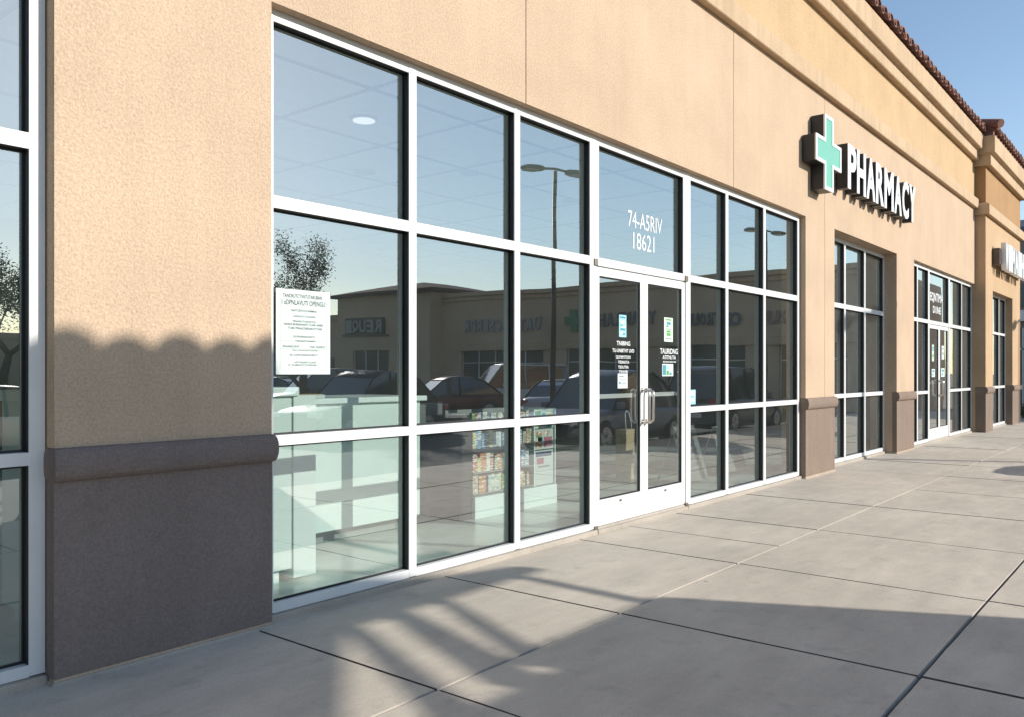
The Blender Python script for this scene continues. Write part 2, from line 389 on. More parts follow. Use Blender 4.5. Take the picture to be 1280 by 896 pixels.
# trim band and two-step cornice
def run(name, prof, x0, x1, m, parent):
    bb = MB(); bb.prism(prof, 'x', x0, x1); return bb.build(name, m, parent)
run('trim_band', [(.02, 5.71), (-.085, 5.71), (-.095, 5.72), (-.095, 5.95), (-.02, 6.0), (.02, 6.0)], -6, 24.459, M['trim'], ph)
run('cornice', [(.02, 6.93), (-.10, 6.93), (-.115, 6.945), (-.115, 7.16), (-.21, 7.18), (-.225, 7.195), (-.225, 7.56), (-.20, 7.58), (.02, 7.58)], -6, 24.459, M['trim'], ph)

def roof_tiles(x0, x1, yf, zf, pitch=.36, slope=R(22), rows=3, L=.42):
    """barrel tiles along an eave: half-round covers overlapping up the slope"""
    bb = MB(); n = max(1, int((x1 - x0) / pitch)); p = (x1 - x0) / n; rr = random.Random(int(x0 * 10) + 5)
    for r in range(rows):
        y0 = yf + r * L * .82 * math.cos(slope); z0 = zf + r * L * .82 * math.sin(slope) + r * .012
        for i in range(n):
            cx = x0 + (i + .5) * p
            for (rad, cxo, up) in ((p * .34, 0, 1), (p * .27, p * .5, -1)):
                if up < 0 and i == n - 1: continue
                j = rr.uniform(-.012, .012); zt = rr.uniform(-.004, .006)
                rings = []
                for t, rs in ((0, 1.06), (1, .9)):
                    yy = y0 + t * L * math.cos(slope) + j; zc = z0 + t * L * math.sin(slope) + zt + (.0 if up > 0 else .045)
                    outer = [(cx + cxo + math.cos(math.pi * a / 8) * rad * rs, yy, zc + up * math.sin(math.pi * a / 8) * rad * rs) for a in range(9)]
                    inner = [(cx + cxo + math.cos(math.pi * a / 8) * (rad * rs - .02), yy, zc + up * math.sin(math.pi * a / 8) * (rad * rs - .02)) for a in reversed(range(9))]
                    rings.append(outer + inner)
                bb.loft(rings)
    return bb
roof_tiles(-6, 24.45, -.30, 7.645).build('roof_tiles', M['tile'], ph)
b = MB(); b.prism([(-.20, 7.58), (2.5, 8.65), (5, 7.0), (8.0, 7.0), (8.0, 6.8), (.3, 6.8)], 'x', -6, 24.44); b.build('roof_deck', M['tile'], ph)

# piers: dark painted base and bullnose moulding
def moulding(x0, x1, z0, z1, yf, back, parent, m, out=.055, side=.3):
    """bullnose wrapped round the front and both returns of a pier"""
    n = 8; prof = [(math.sin(math.pi * k / n) ** .75 * out, z0 + (z1 - z0) * (1 - math.cos(math.pi * k / n)) / 2) for k in range(n + 1)]
    rings = []
    path = [((x0, back), (-1, 0)), ((x0, yf), (-1, -1)), ((x1, yf), (1, -1)), ((x1, back), (1, 0))]
    for (px, py), (nx, ny) in path:
        rings.append([(px + nx * d * side, py + ny * d, z) for d, z in prof])
    bb = MB(); bb.loft(rings, closed=False, caps=False)
    for f in range(len(bb.sm)): bb.sm[f] = False
    i = len(bb.v)
    for r in (rings[0], rings[-1]): bb.quad(r)
    bb.quad([r[0] for r in rings]); bb.quad([r[-1] for r in rings])
    return bb.build('moulding', m, parent)
def pier(x0, x1, yf, back, m, parent):
    bb = MB(); e = .004
    MB().bbox(x0 - .012, x1 + .012, yf - .014, back, -.10, -.036, .008).build('footing', M['curb'], parent)
    MB().box(x0 + .004, x1 - .004, yf + .004, back, -.037, -.022).build('weep_screed', M['bronze'], parent)
    bb.bbox(x0 - e, x1 + e, yf - e, back, -.024, .99, .006); o = bb.build('pier_base', m, parent)
    moulding(x0, x1, .955, 1.125, yf, back, parent, m)
pier(1.79, 3.05, 0, .085, M['base_shaded'], ph)
pier(12.17, 13.44, 0, .078, M['base'], ph)
pier(17.02, 18.3, 0, .078, M['base'], ph)

# ---- window frames
FW = .055
def win_frame(vx, tz, yf, head, sill_top, widths=None, bottom=0., cont=True):
    """vx: centre of every vertical, tz: (z0,z1) of every horizontal between the verticals"""
    bb = MB(); widths = widths or [FW] * len(vx)
    for x, w in zip(vx, widths): bb.bbox(x - w / 2, x + w / 2, yf, yf + .115, bottom, head, .0025)
    for i in range(len(vx) - 1):
        a = vx[i] + widths[i] / 2; c = vx[i + 1] - widths[i + 1] / 2
        for z0, z1 in tz: bb.bbox(a - .001, c + .001, yf + .0025, yf + .112, z0, z1, .002)
    return bb
def cells(vx, tz, widths):
    z = sorted(tz); out = []
    for i in range(len(vx) - 1):
        a = vx[i] + widths[i] / 2; c = vx[i + 1] - widths[i + 1] / 2
        for j in range(len(z) - 1): out.append((a, c, z[j][1], z[j + 1][0]))
    return out
prn = random.Random(17)
def panes(cl, yg, tilt=.0):
    bb = MB()
    for a, c, z0, z1 in cl:
        i = len(bb.v); bb.box(a + .003, c - .003, yg, yg + .006, z0 + .003, z1 - .003)
        if tilt:                                                     # every pane sits a hair out of true
            tx, tz = prn.uniform(-tilt, tilt), prn.uniform(-tilt, tilt); mx, mz = (a + c) / 2, (z0 + z1) / 2
            bb.v[i:] = [(x, y + tx * (x - mx) / (c - a) * 2 + tz * (z - mz) / (z1 - z0) * 2, z) for x, y, z in bb.v[i:]]
    return bb
def gaskets(cl, y0, y1, t=.004):
    """black rubber and glazing stop lining every pocket"""
    bb = MB()
    for a, c, z0, z1 in cl:
        a -= .0005; c += .0005; z0 -= .0005; z1 += .0005
        bb.box(a, a + t, y0, y1, z0, z1); bb.box(c - t, c, y0, y1, z0, z1)
        bb.box(a + t, c - t, y0, y1, z1 - t, z1); bb.box(a + t, c - t, y1 - .012, y1, z0, z0 + t)
        # bead round the edge of the glass
        w = .014
        bb.box(a + t, a + w, y1 - .008, y1, z0 + w, z1 - w); bb.box(c - w, c - t, y1 - .008, y1, z0 + w, z1 - w)
        bb.box(a + t, c - t, y1 - .008, y1, z1 - w, z1 - t); bb.box(a + t, c - t, y1 - .008, y1, z0 + t, z0 + w)
    return bb
def window(name, label, vx, tz, yf, parent, widths=None, gmat='glass', bottom=0., head=None):
    widths = widths or [FW] * len(vx)
    head = head or max(z[1] for z in tz)
    fr = win_frame(vx, tz, yf, head, 0, widths, bottom).build(name, M['white'], parent)
    if label: fr['label'] = label
    cl = cells(vx, tz, widths)
    gaskets(cl, yf + .012, yf + .061).build('gasket', M['seal'], fr)
    panes(cl, yf + .0628, .0009).build('glazing', M[gmat], fr)
    return fr
H1 = (3.69, 3.765); T2 = (2.525, 2.605); T1 = (1.04, 1.105); S1 = (-.005, .055)
TZ = [S1, T1, T2, H1]
wA = window('window', 'window of three wide columns left of the door', [3.085, 4.325, 5.555, 6.71], TZ, .08, ph, [.07, .075, .075, .10])
wB = window('window', 'window of three narrow columns right of the door', [8.665, 9.69, 10.86, 12.10], TZ, .08, ph, [.11, .075, .075, .07])
wT = window('transom_window', None, [6.79, 8.58], [(2.525, 2.605), H1], .0825, ph, [.06, .06], bottom=2.526)
w0 = window('window', 'window at the left edge behind the near pier', [-4.57, -2.9, -1.3, .3, 1.745], [S1, T1, (2.60, 2.68), H1], .085, ph, [.07, .075, .075, .075, .075])
w2 = window('window', 'three column window between the two lit piers', [13.48, 14.66, 15.78, 16.98], [(-.005, .06), (1.07, 1.14), (2.57, 2.65), (3.67, 3.75)], .22, ph, [.07, .075, .075, .075], 'glass_dark')
w3a = window('window', None, [18.34, 18.92, 19.88], [(-.005, .06), T1, (2.55, 2.63), (3.69, 3.77)], .08, ph, [.07, .07, .09], 'glass_dark')
w3t = window('transom_window', None, [19.95, 21.83], [(2.55, 2.63), (3.69, 3.77)], .0825, ph, [.05, .05], 'glass_dark', bottom=2.551)
w3b = window('window', None, [21.9, 23.25, 24.42], [(-.005, .06), T1, (2.55, 2.63), (3.69, 3.77)], .08, ph, [.09, .07, .07], 'glass_dark')

# ---- doors
def door(x0, x1, hinge_left, yf, top, parent, gmat='glass', label=None):
    bb = MB(); st = .075; z0 = .012
    bb.bbox(x0, x0 + st, yf, yf + .045, z0, top, .003); bb.bbox(x1 - st, x1, yf, yf + .045, z0, top, .003)
    bb.bbox(x0 + st - .001, x1 - st + .001, yf + .0015, yf + .0435, z0, .262, .002)
    bb.bbox(x0 + st - .001, x1 - st + .001, yf + .0015, yf + .0435, top - .085, top, .002)
    d = bb.build('door', M['white'], parent)
    if label: d['label'] = label
    cl = [(x0 + st, x1 - st, .262, top - .085)]
    gaskets(cl, yf + .006, yf + .022).build('gasket', M['seal'], d)
    panes(cl, yf + .0225).build('glazing', M[gmat], d)
    # D pull on the meeting stile
    xs_ = x1 - st / 2 if hinge_left else x0 + st / 2
    off = .0
    hb = MB(); hb.tube([(xs_, yf + .001, .985), (xs_, yf - .05, .975), (xs_ + off, yf - .085, 1.0), (xs_ + off, yf - .09, 1.04), (xs_ + off, yf - .09, 1.26), (xs_ + off, yf - .085, 1.3), (xs_, yf - .05, 1.325), (xs_, yf + .001, 1.315)], .0115, 10)
    hb.bbox(xs_ - .016, xs_ + .016, yf - .005, yf + .001, .96, 1.01, .002); hb.bbox(xs_ - .016, xs_ + .016, yf - .005, yf + .001, 1.29, 1.34, .002)
    hb.build('handle', M['steel'], d)
    pb = MB(); pb.bbox(x0 + .08, x1 - .08, yf + .07, yf + .10, 1.24, 1.285, .006)
    pb.box(x0 + .085, x0 + .11, yf + .044, yf + .072, 1.245, 1.28); pb.box(x1 - .11, x1 - .085, yf + .044, yf + .072, 1.245, 1.28)
    pb.build('push_bar', M['white'], d)
    cx = (x0 + x1) / 2
    lb = MB(); lb.bbox(cx - .022, cx + .022, yf - .004, yf + .003, .205, .228, .003); lb.build('badge', M['bronze'], d)
    return d
dL = door(6.768, 7.692, True, .092, 2.515, ph, label='left leaf of the pharmacy door with a blue sticker')
dR = door(7.700, 8.604, False, .092, 2.515, ph, label='right leaf of the pharmacy door with a green sticker')
d3L = door(19.935, 20.905, True, .092, 2.54, ph, 'glass_dark'); d3R = door(20.913, 21.845, False, .092, 2.54, ph, 'glass_dark')
for x, z in ((6.755, 2.53), (8.615, 2.53), (6.755, -.03), (8.615, -.03)): MB().bbox(x - .028, x + .028, .066, .085, z - .01, z + .055, .004).build('pivot_hinge', M['bronze'], ph)
for x0, x1 in ((6.762, 8.612), (19.93, 21.85)):
    MB().bbox(x0, x1, .048, .345, -.10, -.012, .01).build('curb', M['curb'], ph)
    MB().prism([(.075, -.0115), (.19, -.0115), (.18, .008), (.09, .008)], 'x', x0, x1).build('threshold', M['curb'], ph)
# rough concrete curb under the glass
for x0, x1, y in ((-4.6, 1.785, .055), (3.056, 6.755, .05), (8.62, 12.164, .05), (13.446, 17.01, .19), (18.306, 19.92, .05), (21.86, 24.45, .05)):
    MB().bbox(x0, x1, y, .345, -.10, -.008, .012).build('curb', M['curb'], ph)

# ---- lettering and stickers on the glass
YG = .08 + .0615
b = MB(); y = .08 + .0025 + .0615 - .0012
add_text(b, '74-A5RIV', 7.46, 8.17, 3.0, 3.17, y, bold=.0); b.build('address_lettering', M['vinyl'], wT)
b = MB(); add_text(b, '18621', 7.56, 8.0, 2.78, 2.955, y, bold=.0)
b.build('address_lettering', M['vinyl'], wT)
yd = .092 + .0225 - .0012
def sticker(door_, x0, x1, z0, z1, cols, rows, seed, base):
    rr = random.Random(seed)
    bb = MB(); bb.bbox(x0, x1, yd, yd + .0008, z0, z1, .0003); s = bb.build('sticker', base, door_)
    return s
M['sky_sticker'] = mat('blue_sticker', (.33, .60, .66), .5, var=.15, vscale=30)
M['green_sticker'] = mat('green_sticker', (.62, .80, .62), .5, var=.12, vscale=30)
M['teal'] = mat('teal_ink', (.06, .28, .33), .5); M['leafink'] = mat('green_ink', (.10, .33, .08), .5)
def printed(door_, name, x0, x1, z0, z1, base, items, y=None):
    """a small card with printed bands; items: (u0,u1,v0,v1,material)"""
    y = yd if y is None else y
    bb = MB(); bb.box(x0, x1, y, y + .0008, z0, z1); mats = [base]
    for u0, u1, v0, v1, mm in items:
        if mm not in mats: mats.append(mm)
        bb.cur = mats.index(mm)
        bb.quad([(x0 + (x1 - x0) * u, y - .0006, z0 + (z1 - z0) * v) for u, v in ((u0, v0), (u1, v0), (u1, v1), (u0, v1))])
    return bb.build(name, base, door_, mats=mats, fix=False)
T_, L_, I_, V_ = M['teal'], M['leafink'], M['ink_soft'], M['vinyl']
printed(dL, 'sticker', 7.235, 7.375, 1.85, 2.075, M['sky_sticker'], [(.12, .88, .84, .93, T_), (.3, .7, .62, .74, V_), (.15, .5, .5, .56, T_), (.45, .9, .42, .5, V_), (.18, .85, .3, .4, T_), (.2, .5, .14, .24, V_), (.5, .84, .1, .18, T_)])
printed(dR, 'sticker', 8.165, 8.36, 1.83, 2.095, M['green_sticker'], [(.15, .85, .88, .94, L_), (.3, .75, .7, .82, T_), (.25, .5, .6, .68, T_), (.2, .8, .5, .55, I_), (.28, .75, .38, .47, L_), (.28, .75, .24, .36, L_), (.15, .85, .1, .15, I_)])
printed(dL, 'card', 7.21, 7.40, 1.34, 1.49, M['paper'], [(.15, .6, .75, .85, I_), (.2, .8, .55, .6, I_), (.1, .3, .3, .45, T_), (.4, .85, .3, .36, I_)])
printed(dR, 'card', 8.12, 8.37, 1.46, 1.595, M['paper'], [(.05, .35, .1, .9, T_), (.4, .65, .55, .85, M['sky_sticker']), (.4, .6, .1, .45, L_), (.65, .85, .1, .3, T_), (.7, .95, .5, .9, M['green_sticker'])])
printed(wB, 'card', 8.80, 8.965, 1.13, 1.30, M['sky_sticker'], [(.1, .9, .6, .9, V_), (.15, .85, .2, .4, V_), (.15, .6, .5, .55, T_)], YG - .0012)
def lines(bb, rows, yy):
    for t, x0, x1, z0, z1 in rows:
        q = MB(); add_text(q, t, x0, x1, z0, z1, yy, bold=.018); q.build('lettering', M['vinyl'], bb)
lines(dL, [('TNIBING', 7.19, 7.45, 1.765, 1.81), ('TU-UNIBTHT UVD', 7.11, 7.53, 1.695, 1.732), ('QUNINTION', 7.175, 7.455, 1.635, 1.665), ('TIDNUTA', 7.215, 7.43, 1.59, 1.62), ('TIDUTIA', 7.215, 7.42, 1.54, 1.57), ('TINVB', 7.23, 7.40, 1.49 + .005, 1.522)], yd - .0004)
lines(dR, [('TAURIDNG', 8.075, 8.475, 1.695, 1.755), ('ATITNUTA', 8.13, 8.43, 1.645, 1.68), ('IIIIIIIIII', 8.14, 8.43, 1.61, 1.625)], yd - .0004)
# far shop's door lettering and stickers
y = .08 + .0025 + .0615 - .0012
b = MB(); add_text(b, 'EQNTIMA', 20.3, 21.5, 3.05, 3.28, y, bold=.02); b.build('address_lettering', M['vinyl'], w3t); b = MB(); add_text(b, 'D1INE', 20.55, 21.3, 2.82, 2.98, y, bold=.02)
b.build('address_lettering', M['vinyl'], w3t)
printed(d3L, 'sticker', 20.33, 20.5, 1.75, 2.1, M['green_sticker'], [(.2, .8, .6, .9, T_), (.2, .8, .2, .4, L_)])
printed(d3R, 'sticker', 21.25, 21.5, 1.8, 2.1, M['paper'], [(.2, .8, .7, .85, I_), (.2, .8, .3, .5, I_)])
printed(d3R, 'card', 21.2, 21.55, 1.4, 1.6, M['paper'], [(.2, .8, .6, .85, T_), (.2, .6, .2, .4, T_)])
printed(d3L, 'card', 20.3, 20.6, 1.4, 1.58, M['paper'], [(.2, .8, .6, .85, T_), (.2, .6, .2, .4, L_)])

# ------------------------------------------------------------------ shop interior
IN0, IN1, INB, CZ = -5.6, 17.6, 9.5, 3.70
b = MB(); b.box(IN0, 30.0, .345, INB, -.12, 0); b.build('shop_floor', M['floor'], ph)
b = MB()
b.quad([(IN0, INB, 0), (30, INB, 0), (30, INB, 5.7), (IN0, INB, 5.7)])
b.box(IN0 - .1, IN0, .36, INB, 0, 5.7); b.box(17.55, 17.75, .36, INB, 0, 5.7); b.box(24.4, 24.5, .36, INB, 0, 5.7); b.box(30, 30.1, .05, INB, 0, 5.7)
b.build('shop_wall', M['inwall'], ph)
b = MB(); b.quad([(IN0, .362, CZ + .1), (30, .362, CZ + .1), (30, INB, CZ + .1), (IN0, INB, CZ + .1)])
b.build('ceiling', M['ceil'], ph)
b = MB()
x = IN0 + .4
while x < 17.5: b.box(x - .014, x + .014, .37, INB - .01, CZ + .088, CZ + .1 - .002); x += 1.22
y = .8
while y < INB: b.box(IN0 + .01, 17.54, y - .014, y + .014, CZ + .086, CZ + .097); y += 1.22
b.build('ceiling_grid', M['grid'], ph)
b = MB(); b.box(IN0, 30.2, .3, 9.8, 5.72, 5.78); b.build('roof_slab', M['inwall'], ph)
spots = [(5.06, 1.47), (3.5, 1.4), (4.2, 2.6), (7.2, 2.1), (6.4, 3.0), (9.2, 2.1), (11.4, 2.2), (8.2, 4.2), (5.2, 4.4), (10.6, 4.3)]
names = 'lit round downlight set into the white ceiling tiles inside the shop'
for k, (x, y) in enumerate(spots):
    bb = MB(); bb.tube([(x, y, CZ + .098), (x, y, CZ + .08)], .125, 20, smooth=False); o = bb.build('downlight', M['white'], ph)
    bb = MB(); bb.tube([(x, y, CZ + .081), (x, y, CZ + .074)], .10, 20, smooth=False); bb.build('lens', M['lamp'] if k == 0 else M['grid'], o)

# cabinet, counter
cab = thing('cabinet', 'tall pale mint cabinet with a projecting end panel, left in the window', 'cabinet', (3.2, .9, 0))
def at(o, bb, name, m, parent_loc):
    bb.v = [(v[0] - parent_loc[0], v[1] - parent_loc[1], v[2] - parent_loc[2]) for v in bb.v]
    return bb.build(name, m, o)
cl = (3.2, .9, 0)
at(cab, MB().bbox(2.0, 3.66, .63, 1.25, .10, 1.33, .004), 'carcass', M['mint'], cl)
at(cab, MB().bbox(1.95, 3.70, .595, 1.28, 1.332, 1.395, .006), 'top', M['mint_edge'], cl)
at(cab, MB().bbox(3.664, 3.86, .615, 1.25, .03, 1.335, .003), 'end_panel', M['mint_edge'], cl)
at(cab, MB().box(2.05, 3.60, .70, 1.2, 0, .098), 'plinth', M['mint'], cl)
at(cab, MB().box(2.62, 2.63, .62, .64, .13, 1.3), 'door_gap', M['toe'], cl)
ctr = thing('service_counter', 'long pale mint service counter on a recessed dark base', 'counter', (4.8, 1.9, 0)); cl = (4.8, 1.9, 0)
at(ctr, MB().bbox(3.5, 5.80, 1.5, 2.25, .11, 1.225, .004), 'front', M['mint'], cl)
at(ctr, MB().bbox(3.45, 5.85, 1.45, 2.3, 1.227, 1.275, .006), 'worktop', M['mint_edge'], cl)
at(ctr, MB().box(3.55, 5.62, 1.66, 2.2, 0, .108), 'plinth', M['toe'], cl)
for (nm, lab, cat, loc, parts) in (
    ('paper_tray', 'small tray of papers at the left end of the mint counter', 'tray', (4.1, 1.62, 1.2765), [('tray', (-.11, .11, -.09, .09, 0, .022), 'dark_panel'), ('paper', (-.1, .1, -.08, .08, .0225, .05), 'bagtan')]),
    ('paper_stack', 'flat stack of white sheets on the mint counter beside the tray', 'paper', (4.5, 1.62, 1.2765), [('sheets', (-.16, .16, -.1, .1, 0, .03), 'paper'), ('top_sheet', (-.15, .14, -.09, .1, .0302, .036), 'bagtan')])):
    t = thing(nm, lab, cat, loc)
    for pn, bx, mm in parts: MB().bbox(*bx, .002).build(pn, M[mm], t)
bk = thing('dried_arrangement', 'brown dried plant arrangement in a low pot on the cabinet', 'plant', (3.28, .78, 1.396))
bb = MB(); bb.tube([(0, 0, 0), (0, 0, .05), (0, 0, .09)], [.07, .095, .085], 14); bb.build('pot', M['wood'], bk)
bb = MB(); rr = random.Random(8)
for k in range(160):
    a = rr.uniform(0, 6.28); r_ = rr.uniform(0, .17); p = Vector((math.cos(a) * r_, math.sin(a) * r_ * .6, .08 + rr.uniform(0, .13) * (1.2 - r_ * 3)))
    d = Vector((rr.uniform(-1, 1), rr.uniform(-1, 1), rr.uniform(0, 1))).normalized() * .035; e = d.orthogonal().normalized() * .012
    bb.quad([p - d, p + e, p + d, p - e])
bb.build('leaves', mat('dried_leaf', (.28, .17, .09), .8, var=.5, vscale=20), bk)

# display rack with packets
rk = thing('display_rack', 'waist high display rack of colourful packets on a mint base', 'display rack', (7.1, 1.5, 0)); cl = (7.1, 1.5, 0)
RX0, RX1, RXD, RY = 6.40, 7.82, 7.42, 1.33
at(rk, MB().bbox(RX0, RX1, RY - .02, RY + .46, 0, .22, .004), 'base', M['mint'], cl)
at(rk, MB().box(RX0, RX1, RY + .40, RY + .43, .222, 1.10), 'back_board', M['toe'], cl)
at(rk, MB().box(RX0 - .20, RX0 - .005, RY + .02, RY + .43, 0, 1.06), 'side_board', M['dark_panel'], cl)
at(rk, MB().box(RXD - .008, RXD + .008, RY, RY + .395, .222, 1.09), 'divider', M['mint'], cl)
at(rk, MB().box(RX1 - .012, RX1, RY, RY + .395, .222, 1.09), 'end_board', M['mint_edge'], cl)
shz = [.25, .47, .70, .93]
for z in shz: at(rk, MB().box(RX0, RXD - .009, RY, RY + .395, z - .012, z), 'shelf', M['toe'] if z < .9 else M['mint'], cl)
PC = {'blue': (.16, .36, .52), 'pale blue': (.45, .62, .68), 'orange': (.62, .27, .12), 'white': (.78, .80, .76), 'green': (.22, .42, .20), 'yellow': (.66, .58, .22), 'red': (.52, .12, .09), 'tan': (.48, .38, .27)}
def packet_mat(nm, c):
    m = bpy.data.materials.new(nm.replace(' ', '_') + '_packet'); m.use_nodes = True; n, l = m.node_tree.nodes, m.node_tree.links; bs = n['Principled BSDF']; bs.inputs['Roughness'].default_value = .35
    tc = n.new('ShaderNodeTexCoord'); v = n.new('ShaderNodeTexVoronoi'); v.distance = 'CHEBYCHEV'; v.inputs['Scale'].default_value = 24; oi = n.new('ShaderNodeObjectInfo'); va = n.new('ShaderNodeVectorMath'); va.operation = 'ADD'; l.new(tc.outputs['Object'], va.inputs[0]); sc_ = n.new('ShaderNodeMath'); sc_.operation = 'MULTIPLY'; sc_.inputs[1].default_value = 9; l.new(oi.outputs['Random'], sc_.inputs[0]); l.new(sc_.outputs[0], va.inputs[1]); l.new(va.outputs[0], v.inputs['Vector'])
    r = n.new('ShaderNodeValToRGB'); e = r.color_ramp.elements; e[0].color = (*c, 1); e[1].color = (.82, .82, .78, 1); e[0].position = .0; e[1].position = .60; r.color_ramp.interpolation = 'CONSTANT'
    e2 = r.color_ramp.elements.new(.78); e2.color = (c[2] * .6, c[0] * .6, c[1] * .5, 1)
    l.new(v.outputs['Color'], r.inputs[0]); l.new(r.outputs[0], bs.inputs['Base Color']); return m
PM = {k: packet_mat(k, v) for k, v in PC.items()}
shelf_name = {0: 'bottom shelf', 1: 'second shelf', 2: 'third shelf', 3: 'top shelf'}
rr = random.Random(11); proto = {}
for si, z in enumerate(shz):
    x = RX0 + .012
    while x < RXD - .09:
        w = rr.choice((.045, .055, .07, .095)); h = rr.uniform(.145, .195) if si < 3 else rr.uniform(.13, .16); c = rr.choice(list(PC))
        k = (c, w)
        if k not in proto: proto[k] = MB().bbox(-w / 2, w / 2, -.02, .02, 0, 1, .0012)
        lab = f'small {c} packet standing on the {shelf_name[si]} of the display rack'
        src = proto[k]
        if isinstance(src, MB):
            o = src.build('packet', PM[c]); proto[k] = o
        else:
            o = src.copy(); C.objects.link(o)
        o.location = (x + w / 2, RY + .05 + rr.uniform(-.012, .012), z + .0008); o.scale = (1, 1, h); o.rotation_euler = (0, 0, rr.uniform(-.08, .08))
        tag(o, lab, 'packet', 'packets on the display rack'); x += w + rr.uniform(.002, .006)
# printed end cards of the rack
ec = printed(None, 'display_card', RXD + .012, RX1 - .016, .23, .62, M['paper'], [(.1, .9, .82, .95, M['blue']), (.15, .5, .6, .78, M['pink']), (.6, .9, .6, .75, M['paper']), (.2, .8, .5, .55, I_), (.3, .7, .2, .4, M['paper'])], y=RY + .02)
tag(ec, 'white printed card in the lower right bay of the display rack', 'card')
ec = printed(None, 'display_card', RXD + .012, RX1 - .016, .63, .86, M['paper'], [(.1, .4, .1, .9, PM['orange']), (.5, .92, .1, .6, M['pink']), (.5, .8, .65, .92, PM['tan']), (.2, .45, .4, .6, T_)], y=RY + .02)
tag(ec, 'picture card with pink and orange blocks in the right bay of the rack', 'card')
ec = printed(None, 'display_card', RXD + .012, RX1 - .016, .87, 1.085, M['green_sticker'], [(.05, .35, .1, .9, L_), (.4, .6, .1, .8, T_), (.65, .95, .2, .9, PM['yellow']), (.62, .95, .05, .16, T_)], y=RY + .02)
tag(ec, 'green printed card at the top right bay of the display rack', 'card')
gp = thing('grey_stand', 'plain grey merchandise stand left of the display rack', 'stand', (6.5, 2.2, 0))
MB().bbox(-.45, .35, 0, .4, .04, 1.15, .006).build('body', M['grey_panel'], gp); MB().box(-.4, .3, .04, .36, 0, .038).build('plinth', M['dark_panel'], gp)

# kraft bag standing behind the left door leaf
bg_ = thing('carrier_bag', 'tall tan paper bag with a thin looped handle behind the door', 'bag', (10.2, 1.85, 0))
bb = MB(); n = 6
rings = [[(-.15 - .004 * k % .006, -.06 - .01 * (k % 2), z), (.15, -.065 + .008 * (k % 2), z), (.15 + .005 * (k % 2), .06, z), (-.15, .065, z)] for k, z in enumerate((0, .18, .36, .54, .70))]
bb.loft(rings, smooth=False); bb.build('bag_body', M['bagtan'], bg_)
bb = MB(); bb.tube([(-.07, -.062, .66), (-.075, -.05, .80), (-.05, -.03, .93), (0, -.02, .96), (.05, -.03, .93), (.075, -.05, .80), (.07, -.062, .66)], .006, 6); bb.build('handle', M['vinyl'], bg_)
# boards leaning inside the right window
for (x, w, h, y, lab) in ((10.35, .62, .72, .95, 'pale leaning notice board behind the first pane right of the door'), (11.7, .75, .66, 1.0, 'pale leaning notice board with rows of print, behind the second pane right of the door')):
    t = thing('notice_board', lab, 'board', (x, y, 0))
    bb = MB(); bb.prism([(-.15, .05), (-.135, .05), (.085, h + .05), (.07, h + .05)], 'x', -w / 2, w / 2); bb.build('panel', M['grey_panel'], t)
    bb = MB(); bb.tube([(-w / 2, -.14, 0), (-w / 2, .08, h + .06)], .012, 6); bb.tube([(w / 2, -.14, 0), (w / 2, .08, h + .06)], .012, 6); bb.tube([(-w / 2, .3, 0), (-w / 2, .07, h)], .01, 6); bb.tube([(w / 2, .3, 0), (w / 2, .07, h)], .01, 6)
    bb.build('easel', M['steel'], t)
    bb = MB()
    for k in range(6):
        f = .2 + k * .12; bb.quad([(u, -.15 + .22 * f - .004, .05 + h * f + dz) for u, dz in ((-w * .35, 0), (w * .3, 0), (w * .3, .04), (-w * .35, .04))])
    bb.build('print', M['ink_soft'], t, fix=False)

# the licence poster taped inside the first pane
ps = thing('poster', 'white framed notice with rows of black print taped on the first pane', 'poster', (3.395, YG - .0022, 1.76))
bb = MB(); bb.box(-.215, .215, 0, .0015, -.272, .272); bb.build('sheet', M['paper'], ps)
bb = MB(); yy = -.0008
def px(u, v): return (-.215 + .43 * u, yy, .272 - .544 * v)
rows = [('TANDRUTCTVATUTARUBAN', .12, .84, .055, .10), ('I oDPNLAVUTI OPENGU', .10, .90, .125, .185), ('NAITCRITDCUARMNA', .27, .74, .235, .262), ('LANQUICTCIGANA', .30, .72, .305, .332), ('PINARIUTURANTAS', .30, .72, .365, .388), ('NARNI BURIANANTI TUAR ANRR', .14, .86, .40, .428), ('TURI PINACNRARUYTAN', .21, .84, .445, .475), ('LIUNARADIATI', .30, .70, .545, .572), ('TANARATCIARNT', .34, .72, .60, .622), ('RNARICINT', .12, .42, .665, .692), ('NA NARO', .62, .90, .665, .692), ('TNO ATUNTANTUQUNR', .28, .76, .715, .735), ('AU QUNTANADUAN V', .24, .76, .765, .795), ('NTUNARTLUAIT', .33, .74, .845, .868), ('D QUMANTUTARNAR', .22, .74, .878, .902)]
for t_, u0, u1, v0, v1 in rows: add_text(bb, t_, px(u0, 0)[0], px(u1, 0)[0], px(0, v1)[2], px(0, v0)[2], yy, bold=.012)
bb.build('print', M['ink'], ps)
bb = MB()
def rule(u0, u1, v0, v1): bb.quad([px(u0, v1), px(u1, v1), px(u1, v0), px(u0, v0)])
rule(.07, .075, .12, .93); rule(.92, .925, .12, .93); rule(.09, .905, .945, .949); rule(.07, .92, .61, .613); rule(.08, .90, .705, .708); rule(.07, .1, .115, .119); rule(.895, .925, .115, .119)
bb.build('rule_lines', M['ink_soft'], ps, fix=False)

